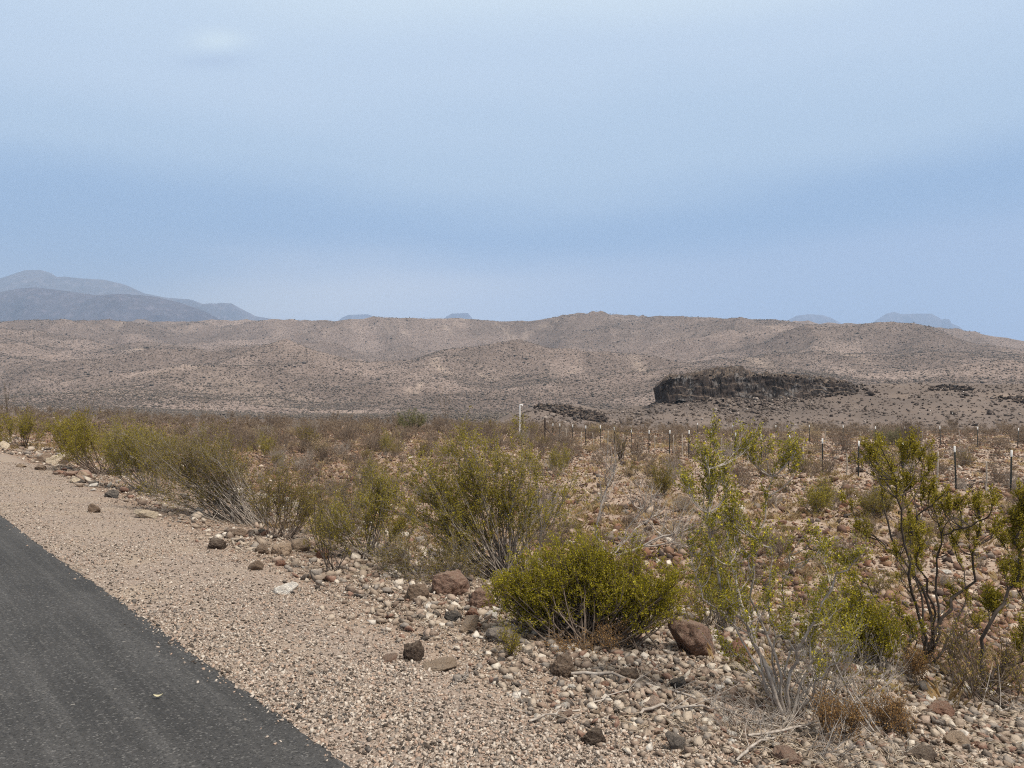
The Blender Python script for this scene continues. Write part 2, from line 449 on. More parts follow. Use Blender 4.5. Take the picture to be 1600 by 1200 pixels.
M = dict(
    ground=mat_ground(), hills=mat_hills(), road=mat_road(), rock=mat_rock('rock_surface'), rubble=mat_rock('rubble_stones', False), gravel=mat_gravel(), field_rubble=mat_field_rubble(),
    leaf=mat_leaf('creosote_leaf', [(0.0, (0.18, 0.145, 0.014)), (0.5, (0.31, 0.255, 0.022)), (0.85, (0.43, 0.355, 0.034)), (1.0, (0.52, 0.43, 0.07))], 0.4),
    leaf_green=mat_leaf('creosote_leaf_green', [(0.0, (0.23, 0.21, 0.008)), (0.55, (0.335, 0.285, 0.016)), (0.9, (0.45, 0.38, 0.03)), (1.0, (0.55, 0.47, 0.05))], 0.4),
    leaf_fresh=mat_leaf('creosote_leaf_fresh', [(0.0, (0.14, 0.125, 0.014)), (0.5, (0.31, 0.275, 0.026)), (1.0, (0.56, 0.49, 0.06))], 0.4),
    leaf_dull=mat_leaf('creosote_leaf_dull', [(0.0, (0.15, 0.115, 0.018)), (0.5, (0.26, 0.20, 0.028)), (1.0, (0.37, 0.29, 0.06))], 0.4),
    leaf_brown=mat_leaf('dry_leaf', [(0.0, (0.15, 0.104, 0.072)), (0.5, (0.26, 0.19, 0.132)), (1.0, (0.38, 0.29, 0.20))], 0.25),
    leaf_orange=mat_leaf('dry_weed_leaf', [(0.0, (0.20, 0.105, 0.035)), (0.5, (0.36, 0.20, 0.07)), (1.0, (0.50, 0.32, 0.13))], 0.35),
    leaf_pale=mat_leaf('palo_verde_leaf', [(0.0, (0.13, 0.135, 0.05)), (0.5, (0.21, 0.205, 0.085)), (1.0, (0.29, 0.27, 0.12))], 0.2),
    flower=mat_leaf('yellow_petal', [(0.0, (0.55, 0.44, 0.02)), (1.0, (0.75, 0.66, 0.06))]),
    grass=mat_leaf('dry_grass_blade', [(0.0, (0.40, 0.28, 0.15)), (0.4, (0.60, 0.45, 0.25)), (0.8, (0.70, 0.56, 0.34)), (1.0, (0.46, 0.38, 0.16))], 0.45),
    bark_grey=mat_bark('grey_bark', (0.34, 0.295, 0.25), (0.15, 0.12, 0.098)),
    bark_dark=mat_bark('dark_bark', (0.055, 0.043, 0.036), (0.10, 0.08, 0.066)),
    bark_brown=mat_bark('brown_bark', (0.22, 0.17, 0.135), (0.12, 0.09, 0.07)),
    bark_dead=mat_bark('weathered_wood', (0.48, 0.43, 0.38), (0.26, 0.215, 0.18)),
    hillshrub=mat_leaf('hill_shrub_leaf', [(0.0, (0.075, 0.062, 0.048)), (0.6, (0.12, 0.095, 0.075)), (1.0, (0.18, 0.14, 0.11))], 0.0),
    post=mat_plain('post_steel', (0.020, 0.021, 0.019), 0.6), tip=mat_plain('white_paint', (0.78, 0.77, 0.73), 0.6, 0.15),
    wood=mat_plain('post_wood', (0.075, 0.055, 0.045), 0.9, 0.5), stake=mat_plain('pale_stake_wood', (0.42, 0.36, 0.29), 0.9, 0.4),
    wire=mat_plain('wire_steel', (0.16, 0.15, 0.14), 0.5), pole=mat_plain('white_pole_paint', (0.80, 0.79, 0.76), 0.5, 0.1),
)

# ------------------------------------------------------------------ ground and hills sheets
CUTS = []
for _a, _b, _w, _d in ((1000, 577, 9, 22), (655, 603, 5, 20), (640, 610, 6, 8), (1180, 560, 14, 30), (1320, 552, 12, 30), (60, 640, 60, 25), (180, 642, 50, 20), (330, 648, 60, 20), (215, 545, 8, 10)):
    _p = on_ground(_a, _b); CUTS.append((_p[0], _p[1], _w * _p[1] / F, _d * _p[1] / F * 2.5))
def terrain():
    fine = np.radians(np.linspace(-43, 43, 760))
    coarse = np.radians(np.linspace(43, 317, 150))[1:-1]
    th = np.concatenate([fine, coarse])
    r = np.concatenate([np.exp(np.linspace(math.log(0.25), math.log(140), 330)), np.linspace(141, 330, 110), np.exp(np.linspace(math.log(332), math.log(4200), 330))])
    T, R = np.meshgrid(th, r)
    X = R * np.sin(T); Y = R * np.cos(T)
    Z = ground_z(X, Y)
    nt = len(th)
    def sheet(i0, i1, name, mat, attrs):
        rows = np.arange(i0, i1)
        V = np.stack([X[rows], Y[rows], Z[rows]], -1).reshape(-1, 3)
        a = np.arange(len(rows) - 1)[:, None] * nt + np.arange(nt)[None, :]
        b = np.arange(len(rows) - 1)[:, None] * nt + (np.arange(nt)[None, :] + 1) % nt
        Q = np.stack([a, b, b + nt, a + nt], -1).reshape(-1, 4)[:, ::-1]
        return link(name, npmesh(name, V, Q, mat, True, attrs(X[rows].ravel(), Y[rows].ravel(), Z[rows].ravel())))
    split = int(np.searchsorted(r, 330))
    def ag(x, y, z):
        s = road_s(x, y)
        t = road_t(x, y)
        w = 0.86 + 0.078 * np.clip(t, 0, 22) + 0.25 * fbm(x / 1.5, y / 1.5, 3, 71)
        return {'shoulder': 1 - sstep(w - 0.25, w + 0.55, s), 'far': sstep(60, 160, np.hypot(x, y)), 'scree': np.exp(-((x / np.maximum(y, 1) - 0.33) / 0.16) ** 2) * sstep(160, 188, y) * (0.55 + 0.45 * sstep(-0.3, 0.3, fbm(x / 6, y / 9, 3, 401))), 'bank': sstep(w - 0.2, w + 0.6, s) * (1 - sstep(w + 1.4, w + 3.0, s))}
    def ah(x, y, z):
        yp = np.maximum(y, 0.3 * np.hypot(x, y))
        pxx = 800 + F * x / yp
        sd_ = sstep(0.15, 0.5, fbm(x / 140, y / 70, 4, 88)) * (1 - sstep(500, 1200, yp)) * 0.8
        for cx, cy, rx, ry in CUTS:
            sd_ = np.maximum(sd_, 1.25 * np.exp(-((x - cx) / rx) ** 2 - ((y - cy) / ry) ** 2))
        er = sstep(0.80, 0.93, ridged(x / 75 + y / 200, y / 210 - x / 300, 3, 421)) * sstep(-0.05, 0.30, fbm(x / 330, y / 260, 3, 431)) * sstep(500, 800, yp)
        sd_ = np.maximum(sd_ * 0.75, 0.75 * er)
        return {'sand': np.clip(sd_, 0, 1), 'drain': drainage(x, y)}
    g = sheet(0, split + 1, 'ground', M['ground'], ag)
    tag(g, 'stony tan desert ground with the gravel shoulder beside the road', 'ground', kind='structure')
    h = sheet(split, len(r), 'hills', M['hills'], ah)
    tag(h, 'low mauve brown desert hills dotted with shrubs beyond the plain', 'hills', kind='structure')
terrain()

def road():
    t = np.concatenate([np.linspace(-14, -1, 200), np.linspace(-0.99, 16, 1400), np.linspace(16.05, 90, 500)])
    wob = fbm(t / 0.10, t * 0, 4, 33) * 0.022 + fbm(t / 3.0, t * 0, 2, 35) * 0.015
    ss = [None, None, 0.0, -0.05, -0.6, -1.6, -3.0, -4.5, -6.1, -6.1]
    zz = [-0.07, -0.012, 0.0, 0.002, 0.006, 0.012, 0.02, 0.012, 0.0, -0.15]
    V = []
    for k, (s, z) in enumerate(zip(ss, zz)):
        sv = wob + (0.02 if k == 0 else 0.012) if s is None else (wob if k == 2 else (wob * 0.9 - 0.05 if k == 3 else np.full_like(t, s)))
        P = RN[None] * (sv + RC)[:, None] + RD[None] * t[:, None]
        V.append(np.column_stack([P, np.full(len(t), z)]))
    V = np.stack(V, 1)
    n, k = V.shape[:2]
    a = np.arange(n - 1)[:, None] * k + np.arange(k - 1)[None]
    Q = np.stack([a, a + 1, a + k + 1, a + k], -1).reshape(-1, 4)
    o = link('road', npmesh('road', V.reshape(-1, 3), Q, M['road'], True))
    tag(o, 'dark grey asphalt road with worn paler wheel streaks', 'road', kind='structure')
road()

# ------------------------------------------------------------------ far mountains
def mat_mountain(name, a, b):
    m = NT(name)
    p = m.pos()
    n = m.noise(p, 0.0022, 8, 0.7); n2 = m.noise(p, 0.012, 6, 0.75)
    c = m.mix(m.ramp(n, [(0.4, 0.0), (0.65, 1.0)]), a, b)
    c = m.mix(m.ramp(n2, [(0.5, 0.0), (0.68, 0.7)]), c, tuple(x * 1.9 for x in b))  # paler mottling puts ridge shading into the colour, as frontal sun leaves slopes flat
    return m.finish(c, 1.0, spec=0.0)
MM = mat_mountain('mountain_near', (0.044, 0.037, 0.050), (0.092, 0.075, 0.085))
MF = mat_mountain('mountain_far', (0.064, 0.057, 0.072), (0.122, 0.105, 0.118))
def mountain(label, Y, prof, depth, mat, seed, cat='mountain'):
    prof = np.array(prof, float)
    x0, x1 = prof[0, 0], prof[-1, 0]
    nx, nv = 200, 70
    px = np.linspace(x0, x1, nx); v = np.linspace(-1, 1, nv)
    PX, Vv = np.meshgrid(px, v, indexing='ij')
    Yg = Y + Vv * depth; X = (PX - 800) / F * Y
    el = np.interp(px, prof[:, 0], prof[:, 1])
    hz = (HOR - el) / F * Y + 60
    fall = 1 - np.abs(Vv) ** 1.25
    rd = 0.55 + 0.75 * ridged(X / (depth * 0.45), Yg / (depth * 0.9), 4, seed, 0.5)
    mixr = sstep(0.0, 0.35, np.abs(Vv))
    h = hz[:, None] * fall * (1 - mixr + mixr * rd)
    ang = (h - 60) / Yg * F
    want = (HOR - el)
    sc = (want[:, None] / F * Yg + 60) / np.maximum(h, 1)
    k = np.min(np.where(fall > 0.05, sc, 9), axis=1)
    h = h * k[:, None] + HC
    V = np.stack([X, Yg, h - 60], -1).reshape(-1, 3)
    a = np.arange(nx - 1)[:, None] * nv + np.arange(nv - 1)[None]
    Q = np.stack([a, a + nv, a + nv + 1, a + 1], -1).reshape(-1, 4)
    o = link('mountain', npmesh('mountain', V, Q, mat, True))
    tag(o, label, cat, kind='structure')
mountain('pale blue mountain with a rounded summit at the far left', 9500,
         [(-420, 500), (-250, 470), (-120, 455), (0, 436), (18, 430), (42, 422), (68, 422), (92, 431), (130, 435), (165, 437), (195, 444), (225, 458), (262, 465), (300, 468), (330, 480), (380, 500), (420, 505)], 2300, MF, 5)
mountain('darker mauve ridge in front of the pale rounded mountain', 6200,
         [(-420, 505), (-250, 480), (-100, 462), (0, 458), (30, 451), (60, 449), (110, 455), (150, 461), (200, 459), (240, 463), (280, 472), (320, 486), (345, 500), (370, 506)], 1500, MM, 15)
mountain('small rounded foothill at the right foot of the pale mountain', 8800,
         [(280, 506), (305, 490), (325, 476), (345, 473), (362, 474), (380, 484), (400, 494), (430, 499), (470, 507)], 900, MF, 25, 'foothill')
mountain('low rounded blue hill peeping above the left skyline', 10900, [(520, 508), (535, 496), (545, 492), (575, 491), (585, 495), (600, 508)], 500, MF, 35, 'butte')
mountain('tiny flat topped blue butte above the middle skyline', 10900, [(688, 508), (698, 494), (706, 490), (731, 489), (737, 496), (745, 508)], 400, MF, 45, 'butte')
mountain('low blue dome of a hill left of the twin peaked mesa', 10900, [(1205, 515), (1225, 503), (1245, 493), (1262, 491), (1285, 492), (1305, 500), (1330, 515)], 700, MF, 55, 'butte')
mountain('blue mesa with a small peak and a steep right side', 10900, [(1340, 515), (1365, 503), (1385, 490), (1397, 487), (1408, 491), (1425, 490), (1455, 490), (1475, 501), (1500, 511), (1510, 522), (1530, 545)], 800, MF, 65, 'mesa')

# haze: one closed box of thin air round everything
def haze():
    x, y0, y1, z0, z1 = 12500.0, -4300.0, 12900.0, -120.0, 1720.0
    V = [(sx * x, yy, zz) for zz in (z0, z1) for yy in (y0, y1) for sx in (-1, 1)]
    Q = [(0, 2, 3, 1), (4, 5, 7, 6), (0, 1, 5, 4), (2, 6, 7, 3), (0, 4, 6, 2), (1, 3, 7, 5)]
    m = NT('air_haze')
    pv = m.n('VolumePrincipled')
    pv.inputs['Color'].default_value = (0.57, 0.74, 1.0, 1)
    pv.inputs['Density'].default_value = 1.2e-4
    pv.inputs['Anisotropy'].default_value = 0.0
    m.t.links.new(pv.outputs[0], m.out.inputs['Volume'])
    m.m.cycles.homogeneous_volume = True
    o = link('haze', npmesh('haze', V, np.array(Q), m.m))
    tag(o, 'thin blue haze in the air over the desert', 'haze', kind='stuff')
haze()

# ------------------------------------------------------------------ butte and lava ledge
def mat_butte():
    m = NT('basalt_cliff')
    p = m.pos()
    n = m.noise(p, 0.35, 6, 0.65)
    st = m.noise(m.pos((1.0, 1.0, 0.35)), 1.0, 6, 0.7)
    st2 = m.noise(m.pos((0.30, 0.30, 0.16)), 1.0, 5, 0.7)
    c = m.ramp(st, [(0.32, (0.022, 0.019, 0.019)), (0.5, (0.045, 0.037, 0.034)), (0.68, (0.085, 0.064, 0.054))])
    c = m.mix(m.ramp(st2, [(0.54, 0.0), (0.62, 0.65)]), c, (0.23, 0.215, 0.205))
    cr = m.vor(m.pos((0.75, 0.75, 0.22)), 1.0, 'DISTANCE_TO_EDGE', 'Distance')
    c = m.mix(m.ramp(cr, [(0.02, 0.85), (0.09, 0.0)]), c, (0.012, 0.010, 0.010))
    c = m.mix(m.ramp(m.noise(m.pos((0.25, 0.25, 0.12)), 1.0, 3), [(0.52, 0.0), (0.66, 0.4)]), c, (0.085, 0.062, 0.052))
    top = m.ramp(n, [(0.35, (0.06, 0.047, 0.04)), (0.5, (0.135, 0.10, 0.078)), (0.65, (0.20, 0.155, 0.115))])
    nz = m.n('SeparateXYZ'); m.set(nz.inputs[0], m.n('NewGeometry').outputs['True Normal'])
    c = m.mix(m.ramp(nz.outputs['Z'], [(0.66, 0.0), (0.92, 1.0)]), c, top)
    return m.finish(c, 0.95, m.math('ADD', n, st), 0.35, 0.8, spec=0.15)
M['butte'] = mat_butte()
def cliff(name, label, cat, px0, px1, Y0, rim, base, crest, depth, seed, nx=420):
    px = np.linspace(px0, px1, nx)
    X = (px - 800) / F * Y0
    e = np.clip(np.minimum(px - px0, px1 - px) / ((px1 - px0) * 0.10), 0, 1)
    rm, bs, cr = [np.interp(px, *np.array(a, float).T) for a in (rim, base, crest)]
    wz = lambda py: HC + (HOR - py) / F * Y0
    jag = fbm(X / 2.1, X * 0, 4, seed + 3, 0.7) * 2.2
    zr = wz(rm) + jag * 0.25; zb = wz(bs) - 1.5; zc = np.maximum(HC + (HOR - cr) / F * (Y0 + 0.62 * depth), zr + 0.1)
    cells = np.floor(X / 0.9 + fbm(X / 3, X * 0, 2, seed) * 1.2)
    colj = hash2(cells, cells * 0, seed) * 0.45 - 0.2 + 1.5 * (vnoise(X / 4.5, X * 0, seed + 21) - 0.5)
    front = Y0 + 9 * (1 - np.sqrt(e)) + 2.2 * fbm(X / 9, X * 0, 3, seed + 5) + colj
    rows = []
    nw = 26
    for i in range(nw):
        t = i / (nw - 1)
        z = zb + (zr - zb) * t
        ck = hash2(np.floor(z / 1.1 + fbm(X / 3, z / 3, 2, seed + 33)), np.floor(cells * 0.5), seed + 9) * 0.55
        y = front + 1.3 * t ** 1.5 + ck * 0.7 + 0.35 * np.floor(2.6 * t + 0.9 * fbm(X / 5, t * 2 + X * 0, 3, seed + 31)) + fbm(X / 0.8, z / 1.6, 3, seed + 11) * 0.4 - (1.6 * (1 - t) ** 3)
        rows.append(np.stack([X + fbm(z / 2, X / 2, 2, seed + 13) * 0.3, y, z], -1))
    nt = 30
    for i in range(1, nt + 1):
        t = i / nt
        y = front + 1.3 + t * depth
        z = zr + (zc - zr) * np.sin(np.clip(t / 0.62, 0, 1) * math.pi / 2) - sstep(0.68, 1.0, t) * (zc - zb + 3)
        z = z + fbm(X / 2.2, y / 2.2, 4, seed + 15, 0.65) * 1.7 * (1 - t * 0.3) * np.minimum(1, e * 2 + .2) - np.abs(fbm(X / 0.5, y / 0.5, 2, seed + 18)) * 0.3
        rows.append(np.stack([X * (y / (front + 1.3)) * 0.985 + X.mean() * 0.015, y, z], -1))
    G = np.stack(rows, 0)
    n, k = G.shape[:2]
    a = np.arange(n - 1)[:, None] * k + np.arange(k - 1)[None]
    Q = np.stack([a, a + 1, a + k + 1, a + k], -1).reshape(-1, 4)
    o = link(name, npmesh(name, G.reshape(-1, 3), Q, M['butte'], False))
    tag(o, label, cat, kind='structure')
cliff('butte', 'dark flat topped basalt butte with a sheer cliff face', 'butte', 1033, 1362, 196,
      [(1024, 618), (1034, 604), (1044, 593), (1062, 590), (1090, 592), (1150, 590), (1190, 588), (1230, 590), (1280, 595), (1330, 603), (1362, 610)],
      [(1024, 636), (1034, 630), (1060, 616), (1095, 623), (1135, 629), (1180, 622), (1230, 618), (1290, 615), (1330, 614), (1362, 612)],
      [(1024, 616), (1034, 598), (1046, 589), (1080, 585), (1105, 579), (1138, 573), (1165, 575), (1185, 585), (1230, 586), (1280, 589), (1320, 596), (1362, 607)], 30, 101)
BROKEN = True
# ------------------------------------------------------------------ plants
def tubes(P, R, sides=4):
    """P (B,N,3) centre lines, R (B,N) radii -> verts, quads"""
    B, N, _ = P.shape
    T = nrm(np.gradient(P, axis=1))
    ref = np.array([0.31, 0.89, 0.12]); ref = ref / np.linalg.norm(ref)
    A = nrm(np.cross(T, ref)); Bv = np.cross(T, A)
    ang = np.arange(sides) / sides * 2 * math.pi
    V = P[:, :, None] + R[:, :, None, None] * (A[:, :, None] * np.cos(ang)[None, None, :, None] + Bv[:, :, None] * np.sin(ang)[None, None, :, None])
    idx = np.arange(B * N * sides).reshape(B, N, sides)
    a = idx[:, :-1]; b = np.roll(a, -1, 2); d = idx[:, 1:]; c = np.roll(d, -1, 2)
    return V.reshape(-1, 3), np.stack([a, b, c, d], -1).reshape(-1, 4)
def merge(parts):
    V = []; Q = []; o = 0
    for v, q in parts:
        V.append(v); Q.append(q + o); o += len(v)
    return np.concatenate(V), np.concatenate(Q)
def leaves(C, L, W, g, droop=0.0, axis=None):
    n = len(C)
    ax = nrm(g.normal(size=(n, 3)) + (axis if axis is not None else np.array([0, 0, 0.4])))
    sd_ = nrm(np.cross(ax, g.normal(size=(n, 3))))
    l = (L * g.uniform(0.6, 1.3, n))[:, None]; w = (W * g.uniform(0.7, 1.3, n))[:, None]
    up = np.cross(ax, sd_) * w * 0.35
    V = np.stack([C, C + ax * l * 0.5 + sd_ * w * 0.5 + up, C + ax * l, C + ax * l * 0.5 - sd_ * w * 0.5 + up], 1)
    return V.reshape(-1, 3), np.arange(n * 4).reshape(n, 4)
def resample(P, N):
    d = np.concatenate([[0], np.cumsum(np.linalg.norm(np.diff(P, axis=0), axis=1))])
    t = np.linspace(0, d[-1], N)
    return np.stack([np.interp(t, d, P[:, k]) for k in range(3)], -1)

def grow(base, stems, clumps, g, N=9, wig=0.04, r0=0.012, r1=0.003, arch=0.25, base_r=0.10,
         n_twig=300, twig_len=0.22, twig_r=0.0022, twig_from=0.5, leaves_per=14, leaf=(0.016, 0.010), up=0.35, n_fill=0, flow=0.0, clump_leaf=1.0, twist=0.8):
    """branches, leaves and flowers of one shrub, in world metres.
    stems: list of (polyline world points, r0); clumps: (centre, (rx,ry,rz), number of stems)"""
    S = []; R = []
    for P, r in stems:
        q_ = resample(np.array(P), N); q_[1:] += g.normal(size=(N - 1, 3)) * 0.011
        S.append(q_); R.append(np.linspace(r, max(r * 0.28, r1), N))
    for c, rad, n in clumps:
        for _ in range(n):
            d = nrm(g.normal(size=3)); tgt = np.array(c) + d * np.array(rad) * g.uniform(0.25, 1.0) ** 0.6
            b = np.array(base) + np.array([g.normal() * base_r, g.normal() * base_r, -0.03])
            if stems:
                Q_ = np.concatenate([q[2:] for q in S[:len(stems)]]); sc_ = np.linalg.norm(Q_ - tgt, axis=1) + 3.0 * np.maximum(Q_[:, 2] - tgt[2] + 0.12, 0) + g.uniform(0, 0.12, len(Q_))
                b = Q_[np.argmin(sc_)]
            t = np.linspace(0, 1, N)[:, None]
            out = tgt - b
            ctrl = b + np.array([out[0] * (0.5 + arch), out[1] * (0.5 + arch), out[2] * (0.5 - arch)]) + g.normal(size=3) * 0.08 * np.linalg.norm(out)
            p = (1 - t) ** 2 * b + 2 * t * (1 - t) * ctrl + t ** 2 * tgt
            w = np.cumsum(g.normal(size=(N, 3)), 0) * wig * np.linalg.norm(out) / math.sqrt(N) * t
            S.append(p + w); R.append(np.linspace(r0 * g.uniform(0.6, 1.2), r1, N))
    S = np.array(S); R = np.array(R)
    ln = np.linalg.norm(np.diff(S, axis=1), axis=2).sum(1)
    prob = ln / ln.sum()
    def twigs(src, k, t0, L, rr, n=5):
        lenp = np.linalg.norm(np.diff(src, axis=1), axis=2).sum(1); pp = lenp / lenp.sum()
        si = g.choice(len(src), k, p=pp)
        M_ = src.shape[1]
        tt = t0 + (1 - t0) * g.uniform(0, 1, k) ** 0.8
        f = tt * (M_ - 1); i0 = np.minimum(f.astype(int), M_ - 2); fr = (f - i0)[:, None]
        o = src[si, i0] * (1 - fr) + src[si, i0 + 1] * fr
        tg = nrm(src[si, i0 + 1] - src[si, i0])
        dr = nrm(tg * 0.75 + g.normal(size=(k, 3)) * twist * 0.55 + np.array([0, 0, up]))
        ll = L * g.uniform(0.5, 1.35, k)
        u = np.linspace(0, 1, n)[None, :, None]
        bend = g.normal(size=(k, 1, 3)) * 0.18 + np.array([0, 0, 0.12])
        p = o[:, None] + ll[:, None, None] * (dr[:, None] * u + bend * u ** 2)
        return p, np.linspace(rr, rr * 0.4, n)[None].repeat(k, 0)
    br = [tubes(S, R, 5)]
    t1, r_1 = twigs(S, n_twig, twig_from, twig_len, twig_r)
    br.append(tubes(t1, r_1, 3))
    t2, r_2 = twigs(t1, int(n_twig * 1.6), 0.3, twig_len * 0.55, twig_r * 0.65)
    br.append(tubes(t2, r_2, 3))
    allt = [t1, t2]
    lv = None; fl = None
    if leaves_per:
        C = []
        for T_ in allt:
            k = max(1, int(leaves_per * (1.0 if T_ is t1 else 0.8)))
            si = np.repeat(np.arange(len(T_)), k)
            f = (0.25 + 0.75 * g.uniform(0, 1, len(si))) * (T_.shape[1] - 1); i0 = np.minimum(f.astype(int), T_.shape[1] - 2); fr = (f - i0)[:, None]
            C.append(T_[si, i0] * (1 - fr) + T_[si, i0 + 1] * fr + g.normal(size=(len(si), 3)) * 0.006)
        C = np.concatenate(C)
        lv = leaves(C, leaf[0], leaf[1], g)
        if flow:
            nf = int(len(t2) * flow)
            i = g.choice(len(t2), nf)
            P = t2[i, -1] + g.normal(size=(nf, 3)) * 0.008
            f5 = np.repeat(P, 4, 0)
            fl = leaves(f5, 0.011, 0.010, g)
    return merge(br), lv, fl

def plant(name, label, cat, base, built, bark, leafm, group=None):
    (bv, bq), lv, fl = built
    root = thing(name, label, cat, tuple(base), group)
    b = np.array(base)
    link('branches', npmesh('branches', bv - b, bq, bark, True), root)
    if lv is not None: link('foliage', npmesh('foliage', lv[0] - b, lv[1], leafm), root)
    if fl is not None: link('blossoms', npmesh('blossoms', fl[0] - b, fl[1], M['flower']), root)
    return root

LAND = []       # (phrase, px, py) findable things, for the labels of loose stones and shrubs
def bush(label, bpx, clumps, seed, bark='bark_grey', leafm='leaf', land=None, stems=(), depth=1.0, name='creosote_bush', cat='bush', group='creosote bushes along the road bank', ydown=0.0, **kw):
    """bpx: where it meets the ground (photo pixel); clumps (px, py, rx, ry, stems) at the base's distance; stems: traced branch lines"""
    g = np.random.default_rng(seed)
    base = on_ground(*bpx)
    Y = base[1]; m = Y / F
    cl = []
    for c in clumps:
        cx, cy, rx, ry, n = c
        yo = g.normal() * 0.5 * rx * m * depth
        cl.append((at_depth(cx, cy, Y) + np.array([0, yo, 0]), (rx * m, rx * m * 0.8 * depth, ry * m), n))
    st = []
    for pts, r in stems:
        drift = g.normal() * 0.35
        L = len(pts)
        P = []
        for i, (a, b_) in enumerate(pts):
            p = at_depth(a, b_, Y)
            p[1] += drift * (i / (L - 1)) + g.normal() * 0.04 * (i > 0)
            P.append(p)
        st.append((P, r))
    built = grow(base, st, cl, g, **kw)
    o = plant(name, label, cat, base, built, M[bark], M[leafm] if leafm else None, group)
    if land: LAND.append((land, bpx[0], bpx[1]))
    return o

# the dense green bush in the middle of the bank
bush('dense rounded olive green creosote bush in front of the red boulder', (920, 1003),
     [(835, 912, 50, 24, 30), (900, 888, 56, 18, 38), (955, 898, 54, 22, 36), (1015, 920, 46, 22, 28), (812, 936, 40, 18, 20), (900, 918, 84, 26, 40), (985, 932, 60, 20, 26), (840, 955, 40, 10, 8), (940, 930, 60, 20, 16), (783, 930, 14, 12, 5), (1056, 940, 16, 18, 7), (1044, 905, 14, 10, 4), (872, 866, 18, 8, 5), (995, 876, 22, 8, 5), (800, 968, 20, 8, 3), (1030, 955, 24, 10, 4), (925, 858, 12, 6, 3)],
     1, 'bark_brown', 'leaf_green', 'the dense green bush', n_twig=2200, twig_len=0.15, leaves_per=17, leaf=(0.014, 0.0085), r0=0.009, twig_from=0.55, arch=0.12, base_r=0.16, flow=0.03, up=0.3)
# tall grey stemmed bush with yellow flowers
bush('tall sparse grey stemmed creosote bush with yellow flowers right of the red boulder', (1222, 1118),
     [(1122, 755, 22, 34, 10), (1105, 728, 8, 20, 5), (1150, 800, 24, 24, 8), (1062, 762, 16, 10, 3), (1168, 685, 9, 22, 5), (1185, 700, 14, 8, 2), (1222, 708, 24, 8, 4), (1245, 728, 12, 8, 2), (1170, 860, 34, 34, 8), (1100, 850, 30, 44, 8), (1280, 850, 40, 34, 6), (1140, 940, 34, 34, 6), (1240, 960, 34, 40, 6), (1290, 960, 40, 40, 8), (1190, 960, 26, 40, 5)],
     2, 'bark_dead', 'leaf_fresh', 'the tall grey-stemmed bush',
     [([(1225, 1120), (1202, 1060), (1180, 1004), (1157, 966), (1127, 917), (1118, 880), (1115, 871), (1110, 836), (1103, 745), (1100, 708)], 0.0145),
      ([(1232, 1122), (1205, 1050), (1182, 985), (1172, 900), (1170, 830), (1176, 740), (1160, 662)], 0.0125),
      ([(1228, 1118), (1215, 1040), (1180, 940), (1176, 880), (1190, 836), (1208, 760), (1225, 725), (1238, 705)], 0.010),
      ([(1228, 1122), (1240, 1020), (1255, 950), (1278, 890), (1295, 840)], 0.0125),
      ([(1235, 1125), (1270, 1050), (1300, 1000), (1330, 930)], 0.010),
      ([(1228, 1125), (1222, 1060), (1212, 1000), (1200, 930), (1205, 860)], 0.009), ([(1236, 1125), (1232, 1060), (1246, 1000), (1240, 930), (1252, 880)], 0.009),
      ([(1232, 1125), (1255, 1070), (1262, 1010), (1285, 960)], 0.008), ([(1220, 1122), (1198, 1070), (1186, 1010), (1150, 950), (1140, 880)], 0.008),
      ([(1245, 1128), (1290, 1085), (1330, 1040), (1365, 1010)], 0.008), ([(1240, 1126), (1280, 1060), (1290, 1020), (1318, 975)], 0.007),
      ([(1226, 1124), (1210, 1080), (1170, 1040), (1130, 1010)], 0.007),
      ([(1215, 1120), (1190, 1050), (1150, 985), (1095, 930), (1078, 850)], 0.009)],
     N=15, n_twig=900, twig_len=0.095, leaves_per=11, twig_from=0.42, r0=0.0045, r1=0.002, flow=0.22, base_r=0.10, wig=0.06, up=0.45, leaf=(0.014, 0.009))
